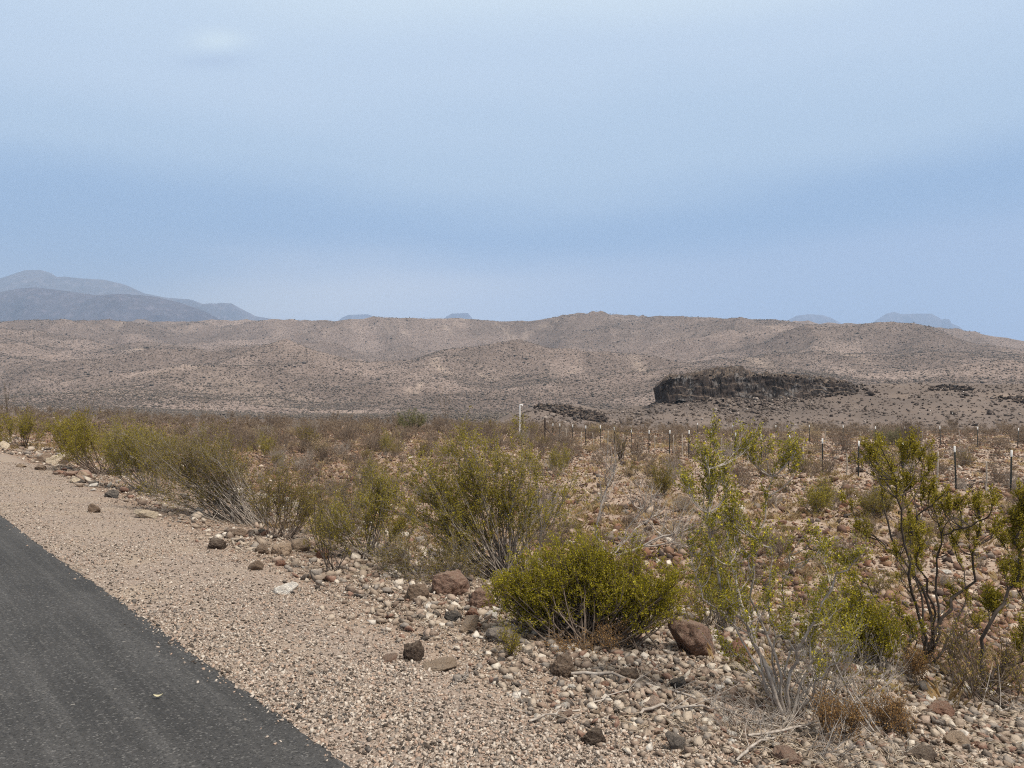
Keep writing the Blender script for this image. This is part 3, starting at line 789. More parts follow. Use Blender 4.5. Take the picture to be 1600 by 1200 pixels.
# dark stemmed bush
bush('tall creosote bush with dark crooked stems near the right edge', (1445, 1045),
     [(1418, 702, 16, 9, 5), (1446, 712, 14, 8, 4), (1350, 710, 13, 16, 6), (1374, 742, 12, 14, 5), (1412, 748, 18, 14, 7), (1446, 765, 16, 16, 6), (1466, 780, 16, 14, 5), (1520, 788, 20, 16, 8), (1484, 800, 14, 18, 5), (1455, 830, 28, 22, 5), (1395, 870, 26, 20, 4), (1500, 835, 18, 18, 4), (1340, 815, 14, 14, 4), (1430, 900, 30, 30, 5), (1552, 822, 14, 14, 4), (1312, 872, 16, 12, 3), (1500, 940, 30, 26, 4)],
     3, 'bark_dark', 'leaf', 'the dark-stemmed bush',
     [([(1446, 1048), (1453, 997), (1474, 965), (1491, 930), (1523, 906), (1509, 867), (1523, 822), (1519, 785)], 0.0175),
      ([(1446, 1048), (1468, 985), (1474, 965), (1463, 920), (1442, 885), (1425, 836), (1428, 787), (1422, 745), (1440, 700)], 0.016),
      ([(1442, 1048), (1432, 997), (1414, 937), (1390, 885), (1355, 850), (1335, 805)], 0.014),
      ([(1444, 1048), (1446, 990), (1428, 948), (1407, 909), (1404, 867), (1386, 801), (1372, 755), (1355, 717), (1343, 697)], 0.0155),
      ([(1448, 1048), (1470, 985), (1477, 902), (1474, 836), (1481, 785)], 0.014),
      ([(1448, 1046), (1490, 1010), (1530, 985), (1575, 968)], 0.010),
      ([(1425, 836), (1400, 800), (1412, 750)], 0.010), ([(1474, 836), (1500, 800), (1465, 760)], 0.008), ([(1404, 867), (1370, 830), (1360, 790)], 0.008),
      ([(1450, 1046), (1500, 1000), (1535, 930), (1540, 880), (1560, 820)], 0.010), ([(1440, 1046), (1400, 990), (1372, 930), (1330, 890), (1300, 870)], 0.010), ([(1446, 1040), (1452, 950), (1445, 880), (1462, 830), (1450, 770)], 0.011), ([(1440, 1046), (1418, 1000), (1395, 960), (1360, 930)], 0.008)],
     N=15, n_twig=900, twig_len=0.085, leaves_per=13, twig_from=0.60, r0=0.005, r1=0.002, base_r=0.06, wig=0.07, up=0.5, leaf=(0.014, 0.0095), flow=0.03)
bush('creosote bush with one bowed dark stem cut by the right edge', (1540, 1078),
     [(1594, 795, 15, 24, 8), (1610, 830, 30, 40, 4), (1640, 870, 50, 60, 6), (1560, 960, 30, 26, 5), (1590, 1000, 30, 26, 3)],
     4, 'bark_dark', 'leaf', 'the bush cut by the right edge',
     [([(1540, 1080), (1530, 1010), (1540, 965), (1575, 927), (1598, 899), (1590, 843), (1593, 800)], 0.018), ([(1545, 1082), (1575, 1060), (1610, 1030), (1640, 960)], 0.014)],
     N=15, n_twig=620, twig_len=0.09, leaves_per=13, twig_from=0.55, r0=0.006, up=0.45, leaf=(0.014, 0.0095))
bush('low leafy green creosote bush between the grey and the dark stemmed bushes', (1352, 1040),
     [(1345, 955, 34, 30, 16), (1375, 985, 36, 26, 14), (1330, 930, 20, 14, 6), (1320, 1000, 28, 20, 8), (1395, 1010, 24, 16, 6)],
     5, 'bark_grey', 'leaf_green', 'the low leafy bush', n_twig=520, twig_len=0.15, leaves_per=12, r0=0.007, flow=0.05, leaf=(0.017, 0.011))
bush('slender green creosote bush just behind the red boulder', (1125, 985),
     [(1105, 880, 22, 30, 8), (1130, 910, 26, 34, 10), (1090, 930, 24, 24, 6), (1150, 950, 24, 24, 6)], 6, 'bark_grey', 'leaf', 'the slender bush behind the red boulder',
     n_twig=330, twig_len=0.17, leaves_per=12, r0=0.006, flow=0.10)
# large pale branched creosote fanning to the upper left
bush('wide olive creosote bush with pale branches fanning up behind the dense green bush', (795, 905),
     [(690, 740, 50, 34, 12), (750, 720, 44, 30, 12), (800, 745, 44, 30, 12), (840, 770, 36, 34, 10), (650, 790, 40, 34, 10), (710, 810, 60, 40, 14), (770, 800, 60, 44, 14), (825, 830, 40, 34, 8), (740, 690, 30, 12, 4), (640, 730, 30, 30, 6), (690, 860, 40, 22, 8)],
     7, 'bark_grey', 'leaf', 'the wide pale-branched bush', n_twig=1700, twig_len=0.18, leaves_per=12, leaf=(0.017, 0.011), r0=0.010, arch=0.02, base_r=0.12, twig_from=0.5, flow=0.06, wig=0.05)
bush('creosote bush with yellow flower tips standing beside the white pole', (850, 850),
     [(815, 672, 16, 14, 3), (735, 690, 24, 12, 3), (890, 740, 16, 20, 3), (830, 720, 24, 20, 4), (905, 820, 40, 22, 10), (870, 790, 26, 18, 4), (920, 760, 18, 26, 3)],
     8, 'bark_grey', 'leaf', 'the flower-tipped bush behind', n_twig=420, twig_len=0.18, leaves_per=12, r0=0.007, arch=-0.08, flow=0.12, twig_from=0.6)
bush('olive creosote bush left of the wide pale branched bush', (580, 872),
     [(560, 800, 44, 28, 10), (610, 780, 40, 34, 10), (520, 820, 34, 20, 8), (630, 830, 34, 24, 8), (580, 750, 34, 20, 6), (565, 850, 40, 14, 6)], 9, 'bark_grey', 'leaf', 'the mid-left olive bush',
     n_twig=900, twig_len=0.18, leaves_per=11, r0=0.008, arch=0.05)
bush('thin dark twigs of a small bare bush at the gravel edge', (522, 895),
     [(500, 800, 12, 14, 3), (522, 820, 12, 14, 3), (545, 850, 12, 10, 2), (508, 850, 14, 12, 3)], 10, 'bark_dark', 'leaf_dull', 'the small dark twiggy bush', n_twig=60, twig_len=0.16, leaves_per=5, r0=0.007, name='bare_bush', group='bare and dead bushes')
bush('wide olive bush with many bare grey branches leaning over the gravel shoulder', (395, 818),
     [(230, 700, 40, 22, 12), (250, 725, 40, 26, 12), (300, 705, 46, 22, 16), (330, 690, 40, 14, 8), (350, 715, 46, 30, 16), (290, 760, 50, 24, 12), (350, 770, 46, 24, 12), (235, 760, 26, 18, 6), (400, 750, 36, 30, 10)],
     11, 'bark_grey', 'leaf_dull', 'the leaning grey-branched bush', n_twig=1400, twig_len=0.26, leaves_per=9, r0=0.011, arch=-0.02, base_r=0.25, leaf=(0.020, 0.012), wig=0.05)
bush('olive bush filling the gap between the dark olive bush and the leaning bush', (248, 772),
     [(205, 690, 36, 20, 12), (240, 700, 30, 24, 12), (180, 700, 30, 20, 8), (255, 730, 30, 18, 8)], 19, 'bark_grey', 'leaf', None, n_twig=800, twig_len=0.30, leaves_per=10, r0=0.012, leaf=(0.024, 0.015), twig_r=0.003)
bush('pale olive twiggy bush between the dull olive bush and the mid left olive bush', (535, 838),
     [(500, 770, 34, 22, 8), (545, 765, 34, 22, 8), (520, 800, 40, 18, 8), (570, 790, 24, 20, 5)], 20, 'bark_grey', 'leaf_dull', None, n_twig=620, twig_len=0.24, leaves_per=6, r0=0.008, leaf=(0.018, 0.011))
for _i, (_l, _b, _c) in enumerate([
    ('small olive creosote on the plain left of the palo verde', (600, 712), [(600, 692, 22, 14, 14)]),
    ('loose olive creosote on the plain below the greenish ocotillo', (705, 722), [(700, 698, 28, 16, 16)]),
    ('yellowish creosote on the plain right of the white pole', (880, 745), [(878, 722, 24, 16, 14)]),
    ('small creosote on the stony ground behind the silver dead bush', (1030, 775), [(1030, 752, 20, 16, 12)]),
    ('low olive creosote among stones left of the dark stemmed bush', (1262, 800), [(1262, 778, 30, 16, 14)]),
    ('low creosote on the stony ground behind the dark stemmed bush', (1380, 812), [(1380, 795, 24, 12, 10)]),
    ('faded olive creosote on the plain right of the faint ocotillo', (420, 715), [(420, 697, 26, 13, 14)])]):
    bush(_l, _b, _c, 80 + _i, 'bark_grey', 'leaf_dull' if _i % 2 else 'leaf', None, n_twig=260, twig_len=0.30, leaves_per=8, r0=0.010, leaf=(0.030, 0.018), twig_r=0.003, base_r=0.15, group='creosote bushes out on the plain')
bush('dull olive bush at the right end of the leaning grey branched bush', (442, 842),
     [(425, 780, 34, 26, 10), (460, 790, 34, 24, 10), (440, 750, 30, 20, 6), (480, 815, 24, 16, 5)], 12, 'bark_brown', 'leaf_dull', 'the dull olive bush', n_twig=480, twig_len=0.24, leaves_per=8, r0=0.008, leaf=(0.018, 0.011))
bush('dark olive green bush above the stone heap beside the gravel shoulder', (165, 742),
     [(110, 680, 34, 20, 10), (150, 672, 40, 20, 12), (190, 690, 34, 24, 10), (140, 700, 40, 20, 10), (175, 715, 36, 16, 8)], 13, 'bark_brown', 'leaf', 'the dark olive bush', n_twig=900, twig_len=0.34, leaves_per=14, r0=0.014, leaf=(0.026, 0.017), twig_r=0.003)
bush('olive green bush cut by the left edge beside the road', (38, 700),
     [(10, 665, 26, 16, 8), (40, 660, 28, 14, 8), (65, 672, 22, 14, 6), (20, 685, 26, 12, 6), (-30, 668, 34, 20, 8)], 14, 'bark_brown', 'leaf', 'the bush cut by the left edge', n_twig=700, twig_len=0.40, leaves_per=13, r0=0.016, leaf=(0.032, 0.020), twig_r=0.004)
bush('bare silver grey dead bush with curved branches behind the dense green bush', (955, 868),
     [(960, 740, 14, 24, 3), (1000, 790, 26, 20, 4), (1050, 815, 40, 14, 5), (1020, 840, 40, 12, 4), (945, 790, 14, 20, 2)], 15, 'bark_dead', None, 'the silver dead bush',
     [([(955, 870), (930, 835), (940, 790), (960, 745), (965, 725)], 0.024), ([(955, 870), (985, 862), (1030, 838), (1062, 828), (1080, 820)], 0.024), ([(955, 870), (985, 840), (1020, 815), (1045, 805)], 0.016), ([(950, 870), (970, 850), (1000, 800), (1010, 785)], 0.014)],
     n_twig=150, twig_len=0.34, twig_r=0.0055, leaves_per=0, r0=0.012, r1=0.006, name='dead_bush', group='bare and dead bushes', arch=0.2)
bush('leafless grey brush heap of thin stems under the tall grey stemmed bush', (1300, 1120),
     [(1290, 1040, 30, 26, 8), (1340, 1060, 40, 24, 8), (1250, 1060, 30, 30, 6), (1390, 1070, 36, 18, 6), (1200, 1075, 30, 20, 6)], 16, 'bark_dead', 'leaf_dull', 'the leafless brush heap',
     n_twig=220, twig_len=0.20, leaves_per=2, r0=0.008, name='dead_bush', group='bare and dead bushes', arch=0.15, base_r=0.22)
bush('tangle of fine brown stems under the bush at the right edge', (1560, 1100),
     [(1520, 1010, 34, 30, 8), (1570, 1030, 36, 26, 8), (1500, 1050, 30, 20, 6), (1600, 1060, 40, 20, 6)], 17, 'bark_brown', 'leaf_dull', None, n_twig=240, twig_len=0.2, leaves_per=3, r0=0.006, name='dead_bush', group='bare and dead bushes', base_r=0.2)
bush('brown dry twigs sagging over the dark boulders beside the wide bush', (680, 905),
     [(640, 850, 40, 22, 8), (700, 870, 36, 20, 10), (610, 880, 34, 14, 6), (660, 895, 44, 18, 10), (715, 905, 30, 16, 8)], 18, 'bark_grey', 'leaf_dull', None, n_twig=420, twig_len=0.2, leaves_per=6, r0=0.007, name='dead_bush', group='bare and dead bushes')
for i, (lab, b, cl, n) in enumerate([
    ('small rust brown dry weed beneath the dark stemmed bush', (1432, 1062), [(1425, 1030, 24, 20, 14)], 160),
    ('low orange brown dry weed at the foot of the grey stemmed bush', (1290, 1150), [(1300, 1120, 34, 20, 18)], 220),
    ('straw coloured dry weed under the front of the dense green bush', (935, 1018), [(960, 1000, 40, 12, 12), (890, 1008, 36, 10, 10)], 180),
    ('orange brown dry weed right of the bottom dead branches', (1395, 1150), [(1400, 1125, 36, 16, 14)], 180),
    ('low yellow brown dry weed in the clearing behind the grey stemmed bush', (1245, 905), [(1240, 885, 46, 18, 20)], 300),
    ('small yellow green weed on the bank below the flat slab', (795, 1025), [(798, 1005, 16, 16, 8)], 90)]):
    bush(lab, b, cl, 40 + i, 'bark_brown', 'leaf_orange' if i != 5 else 'leaf', None, n_twig=n, twig_len=0.10, leaves_per=6, r0=0.003, r1=0.0015, twig_r=0.0014, leaf=(0.012, 0.006), name='dry_weed', cat='weed', group='dry weeds on the bank', base_r=0.09)

bush('flat tangle of pale dead sticks at the bottom below the grey stemmed bush', (1212, 1160),
     [(1130, 1168, 60, 12, 14), (1180, 1150, 50, 14, 10), (1290, 1150, 60, 12, 12), (1240, 1172, 60, 12, 10)], 21, 'bark_dead', None, None, n_twig=160, twig_len=0.16, leaves_per=0, r0=0.006, r1=0.002, name='dead_bush', group='bare and dead bushes', arch=0.3, base_r=0.15, up=0.05)
# fallen dead branches on the bank
def dead_branch(label, pts, r, seed, lift=0.03, nt=14):
    g = np.random.default_rng(seed)
    r = r * 1.35
    P = np.array([on_ground(*p) + np.array([0, 0, lift * (0.4 + 0.6 * math.sin(i * 1.3 + 0.5) ** 2) + r]) for i, p in enumerate(pts)])
    S = resample(P, 16); S = S + np.cumsum(g.normal(size=S.shape), 0) * 0.003
    built = grow(P[0], [(list(S), r)], [], g, N=16, n_twig=nt, twig_len=0.22, twig_r=r * 0.35, twig_from=0.15, leaves_per=0, up=0.12, twist=1.3)
    b = P[len(P) // 2]; b = np.array([b[0], b[1], float(ground_z(b[0], b[1]))])
    o = link('dead_branch', npmesh('dead_branch', built[0][0] - b, built[0][1], M['bark_dead'], True), None, tuple(b))
    tag(o, label, 'branch', 'fallen dead branches on the bank')
dead_branch('long pale dead branch lying from the bank stones to the grey bush foot', [(892, 1060), (958, 1064), (1027, 1078), (1070, 1096), (1128, 1106), (1206, 1130)], 0.009, 1)
dead_branch('grey dead branch lying just below the long pale branch', [(1000, 1124), (1075, 1114), (1142, 1120), (1200, 1145)], 0.008, 2)
dead_branch('bowed dark dead branch lying on gravel left of the long pale branch', [(824, 1133), (871, 1122), (908, 1103), (977, 1091), (990, 1076)], 0.005, 3, nt=6)
dead_branch('long thin grey branch sloping up right toward the rust red rock', [(1169, 1162), (1232, 1154), (1311, 1134), (1405, 1105)], 0.006, 4, 0.06)
dead_branch('thin dead branch running down right below the brush heap', [(1289, 1126), (1326, 1152), (1375, 1174), (1431, 1186)], 0.006, 5)
dead_branch('short pale stick lying lowest below the grey bush foot', [(1150, 1198), (1175, 1180), (1215, 1160), (1240, 1140)], 0.006, 6, 0.05, 18)
dead_branch('thin dark stick lying on the gravel left of the dark brown rock', [(800, 1112), (835, 1118), (872, 1128)], 0.005, 7, 0.01, 3)
dead_branch('forked grey stick near the right edge below the bowed stem', [(1480, 1098), (1520, 1110), (1560, 1118), (1600, 1112)], 0.007, 8, 0.03)
dead_branch('short bent dark stick on the bank right of the dark round rock', [(705, 1072), (722, 1066), (732, 1062), (733, 1052)], 0.006, 9, 0.02, 2)

# ocotillos, palo verdes
def ocotillo(label, bpx, top, n, seed, spread, sx=0.0):
    g = np.random.default_rng(seed)
    base = on_ground(*bpx); Y = base[1]; H = (bpx[1] - top) / F * Y
    S = []
    for i in range(n):
        a = g.uniform(0, 2 * math.pi); h = H * g.uniform(0.62, 1.0); k = spread * H * g.uniform(0.3, 1.0)
        e = base + np.array([math.cos(a) * k + sx * H, math.sin(a) * k, h])
        mid = base + (e - base) * 0.5 + np.array([math.cos(a) * k * -0.12, 0, 0.06 * h])
        S.append(([tuple(base + np.array([g.normal() * .06, g.normal() * .06, -0.05])), tuple(mid), tuple(e)], 0.022))
    built = grow(base, S, [], g, N=8, n_twig=n * 10, twig_len=0.16, twig_r=0.006, twig_from=0.15, leaves_per=3, leaf=(0.035, 0.022))
    plant('ocotillo', label, 'ocotillo', base, built, M['bark_brown'], M['leaf_dull'], 'ocotillos on the plain')
    LAND.append((label.split(' standing')[0] if ' standing' in label else 'an ocotillo', bpx[0], bpx[1]))
ocotillo('many wanded bare ocotillo standing at the far left edge', (12, 652), 590, 12, 1, 0.35, 0.05)
ocotillo('splayed bare ocotillo standing behind the dark olive bush', (140, 660), 598, 8, 2, 0.36)
ocotillo('faint thin ocotillo standing left of the sandy patch', (316, 655), 606, 7, 3, 0.25)
ocotillo('tall greenish ocotillo standing left of the white pole', (700, 675), 600, 9, 4, 0.20, -0.08)
ocotillo('spreading brown ocotillo standing before the near fence posts', (970, 722), 668, 16, 5, 0.42)
def round_shrub(label, bpx, rx, ry, leafm, seed, name, cat, n=240, leaf=(0.06, 0.035), lp=8, group=None):
    bush(label, bpx, [(bpx[0], bpx[1] - ry, rx, ry * 0.9, 26)], seed, 'bark_brown', leafm, None, n_twig=n, twig_len=0.5, leaves_per=lp, r0=0.02, r1=0.006, twig_r=0.006, leaf=leaf, name=name, cat=cat, group=group)
round_shrub('pale green palo verde standing left of the tall greenish ocotillo', (645, 676), 26, 19, 'leaf_pale', 61, 'palo_verde', 'tree', 420, (0.07, 0.04), 9)
round_shrub('dull green round mesquite shrub on the plain below the butte right side', (1385, 696), 26, 11, 'leaf_pale', 62, 'mesquite_shrub', 'shrub', 320, (0.06, 0.03), 6)
round_shrub('bare tan mesquite with thin spreading limbs before the right slope', (1425, 700), 26, 22, None, 63, 'mesquite_shrub', 'shrub', 260, lp=0)
LAND += [('the palo verde', 645, 672), ('the white pole', 812, 680)]

# ------------------------------------------------------------------ fence and pole
FA, FB = np.array([2.86, 52.0]), np.array([14.7, 22.0])
def fence_pt(px, A=FA, B=FB):
    u = (px - 800) / F; d = B - A
    k = (A[0] - u * A[1]) / (u * d[1] - d[0])
    return A + d * k
def tpost_mesh(h, tip):
    # studded T section with an anchor plate, and a white painted top
    def ext(z0, z1, o=0.0):
        prof = np.array([(-.022 - o, .006 + o), (-.022 - o, -.002 - o), (-.006 - o, -.002 - o), (-.006 - o, -.028 - o), (.006 + o, -.028 - o), (.006 + o, -.002 - o), (.022 + o, -.002 - o), (.022 + o, .006 + o)])
        n = len(prof)
        V = np.concatenate([np.column_stack([prof, np.full(n, z)]) for z in (z0, z1)])
        Q = [(i, (i + 1) % n, (i + 1) % n + n, i + n) for i in range(n)] + [(8, 9, 14, 15), (10, 11, 12, 13)]
        return V, np.array(Q)
    body = [ext(-0.3, h - tip)]
    for k in range(12):
        z = 0.15 + k * 0.09
        V = np.array([(x, y, zz) for x in (-.008, .008) for y in (.0065, .014) for zz in (z, z + .02)])
        body.append((V, np.array([(0, 1, 3, 2), (4, 6, 7, 5), (0, 4, 5, 1), (2, 3, 7, 6), (1, 5, 7, 3), (0, 2, 6, 4)])))
    b = merge(body); t = ext(h - tip, h, 0.002)
    return npmesh('fence_post', *b, M['post']), npmesh('white_tip', *t, M['tip'])
PM, TM = tpost_mesh(1.38, 0.20)
def stake_mesh(h, r, mat, name):
    g = np.random.default_rng(5)
    N = 9
    P = np.column_stack([np.cumsum(g.normal(size=N)) * 0.012, np.cumsum(g.normal(size=N)) * 0.012, np.linspace(-0.25, h, N)])[None]
    v, q = tubes(P, np.linspace(r, r * 0.8, N)[None], 8)
    cap = np.array([[len(v) - 8 + i for i in (0, 1, 2, 3)], [len(v) - 8 + i for i in (0, 3, 4, 7)], [len(v) - 8 + i for i in (4, 5, 6, 7)]])
    return npmesh(name, v, np.concatenate([q, cap]), mat)
SM = stake_mesh(1.15, 0.028, M['stake'], 'stay'); WM = stake_mesh(1.75, 0.085, M['wood'], 'corner_post')
def fence(label, A, B, tips, stays, corner=None):
    mid = (A + B) / 2
    base = np.array([mid[0], mid[1], float(ground_z(*mid))])
    root = thing('wire_fence', label, 'fence', tuple(base))
    ang = math.atan2(B[1] - A[1], B[0] - A[0])
    for px in tips:
        p = fence_pt(px, A, B); z = float(ground_z(p[0], p[1]))
        o = link('fence_post', PM, root, (p[0] - base[0], p[1] - base[1], z - base[2])); o.scale = (1.12, 1.12, 1.0)
        o.rotation_euler = (rng.normal() * 0.025, rng.normal() * 0.025, ang)
        link('white_tip', TM, o)
    for px in stays:
        p = fence_pt(px, A, B); z = float(ground_z(p[0], p[1]))
        o = link('stay', SM, root, (p[0] - base[0], p[1] - base[1], z - base[2]))
        o.rotation_euler = (rng.normal() * 0.04, rng.normal() * 0.04, rng.uniform(0, 6)); s = rng.uniform(0.75, 1.0); o.scale = (1, 1, s)
    if corner:
        p = fence_pt(corner, A, B); z = float(ground_z(p[0], p[1]))
        link('corner_post', WM, root, (p[0] - base[0], p[1] - base[1], z - base[2]))
        d = (B - A) / np.linalg.norm(B - A); q = p + d * 2.4
        S = np.linspace([p[0], p[1], z + 1.05], [q[0], q[1], float(ground_z(*q)) + 0.02], 6)[None]
        v, f = tubes(S - base, np.full((1, 6), 0.05), 8)
        link('brace', npmesh('brace', v, f, M['wood']), root)
    for h in (0.35, 0.65, 0.95, 1.22):
        t = np.linspace(-0.02, 1.12, 80)
        XY = A + (B - A) * t[:, None]
        Z = ground_z(XY[:, 0], XY[:, 1])
        Z = np.convolve(np.pad(Z, 6, 'edge'), np.ones(13) / 13, 'valid') + h - 0.02 * np.abs(np.sin(t * 40))
        P = np.column_stack([XY, Z])[None] - base
        v, f = tubes(P, np.full((1, len(t)), 0.006), 3)
        link('wire', npmesh('wire', v, f, M['wire']), root)
fence('wire fence of dark steel posts with white painted tops crossing the stony plain', FA, FB,
      [864, 875, 895, 915, 938, 960, 987, 1014, 1046, 1076, 1110, 1148, 1190, 1232, 1285, 1341, 1411, 1494, 1579, 1690], [885, 907, 927, 950, 974, 1004, 1024, 1053, 1066, 1092, 1128, 1168, 1256, 1323, 1376, 1463, 1540], 852)
fence('fainter far wire fence crossing the tan plain behind the near posts', np.array([18.0, 67.0]), np.array([33.0, 47.0]),
      [1090, 1145, 1212, 1265, 1318, 1368, 1414, 1470, 1527, 1590], [1180, 1240, 1290, 1345, 1440, 1500])
def pole():
    b = on_ground(812, 683); Y = b[1]; H = (683 - 633) / F * Y
    root = thing('white_pole', 'white pole with a short bent arm standing left of the fence corner', 'pole', tuple(b))
    P = np.linspace([0, 0, -0.2], [0.02, 0, H], 6)[None]
    v, f = tubes(P, np.full((1, 6), 0.055), 10); link('pole', npmesh('pole', v, f, M['pole'], True), root)
    P = np.array([[0.02, 0, H - 0.03], [0.03, 0, H + 0.03], [0.10, 0, H + 0.05], [0.26, 0, H + 0.05]])[None]
    v, f = tubes(P, np.array([[0.055, 0.055, 0.055, 0.05]]), 10); link('arm', npmesh('arm', v, f, M['pole'], True), root)
    v, f = tubes(np.array([[[0.24, 0, H + 0.07], [0.24, 0, H - 0.06]]]), np.array([[0.06, 0.065]]), 10); link('cap', npmesh('cap', v, f, M['pole'], True), root)
pole()

# a dry leaf on the road
def road_leaf():
    p = on_ground(247, 1103)
    n = 9
    a = np.linspace(0, 1, n); w = 0.016 * np.sin(a * math.pi) ** 0.8 + 0.001
    V = np.concatenate([np.column_stack([a * 0.05 - 0.025, s * w * 0.8, 0.012 * (a - 0.5) ** 2 * 4 + np.abs(s) * 0.006 + 0.002]) for s in (-1, 0, 1)])
    Q = [(i + k * n, i + 1 + k * n, i + 1 + (k + 1) * n, i + (k + 1) * n) for k in (0, 1) for i in range(n - 1)]
    m = NT('straw_leaf'); m.finish(m.mix(m.noise(m.obj(), 40), (0.62, 0.57, 0.42), (0.45, 0.40, 0.22)), 0.7, transl=0.2)
    k = (HC) / (HC - p[2])
    o = link('dry_leaf', npmesh('dry_leaf', V, np.array(Q), m.m, True), None, (p[0] * 0.985, p[1] * 0.985, 0.014))
    o.rotation_euler = (0, 0, 0.3)
    tag(o, 'small curled straw yellow leaf lying on the asphalt', 'leaf')
road_leaf()

# ------------------------------------------------------------------ rocks
def ico(sub):
    import bmesh
    bm = bmesh.new(); bmesh.ops.create_icosphere(bm, subdivisions=sub, radius=1.0)
    V = np.array([v.co[:] for v in bm.verts]); Fc = np.array([[v.index for v in f.verts] for f in bm.faces]); bm.free()
    return V, Fc
ICO = {k: ico(k) for k in (1, 2, 3, 4, 5)}
def rock_shape(seed, sub, cuts=9, ntex=0.10, lo=0.55):
    g = np.random.default_rng(seed)
    V, Fc = ICO[sub]; V = V.copy()
    for _ in range(cuts):
        n = nrm(g.normal(size=3)); d = g.uniform(lo, 0.92)
        k = V @ n - d
        V = V - np.maximum(k, 0)[:, None] * n * 0.92
    if sub > 2:
        o = Vector(g.uniform(-50, 50, 3))
        dn = np.array([mnoise.fractal(Vector(v) * 1.7 + o, 0.9, 2.1, 5) + 0.45 * mnoise.fractal(Vector(v) * 6.5 + o, 0.6, 2.1, 4) for v in V])
        V = V * (1 + ntex * dn)[:, None]
    V = V / np.abs(V).max(0)
    return V, Fc
ROUND = [rock_shape(100 + i, 5, 8, 0.17, 0.60) for i in range(5)]
BLOCK = [rock_shape(200 + i, 5, 9, 0.13, 0.36) for i in range(6)]
RMESH = {}
for k, L in (('rounded', ROUND), ('angular', BLOCK)):
    RMESH[k] = [npmesh('rock', v, f, M['rock'], True) for v, f in L]
RCOL = {'cream': (0.62, 0.52, 0.39), 'white': (0.90, 0.85, 0.77), 'tan': (0.36, 0.265, 0.19), 'rust red': (0.27, 0.135, 0.09), 'reddish brown': (0.25, 0.155, 0.115),
        'dark brown': (0.085, 0.058, 0.044), 'grey': (0.24, 0.21, 0.185), 'charcoal': (0.075, 0.07, 0.068), 'brown': (0.20, 0.14, 0.10), 'pinkish': (0.42, 0.315, 0.25)}
def rock(label, p, w, h, colour, shape, g, d=None, group=None, sink=0.30):
    """p on the ground; w, d, h in metres"""
    o = link('rock', RMESH[shape][g.integers(len(RMESH[shape]))], None, (p[0], p[1], p[2] + h * (0.5 - sink)))
    o.scale = (w / 2, (d or w * g.uniform(0.7, 1.0)) / 2, h / 2)
    o.rotation_euler = (g.normal() * 0.12, g.normal() * 0.12, g.uniform(-0.5, 0.5) + (math.pi if g.random() < 0.5 else 0))
    c = np.array(RCOL[colour]) * g.uniform(0.85, 1.15)
    o.color = (*c, 1)
    tag(o, label, 'rock', group)
    return o
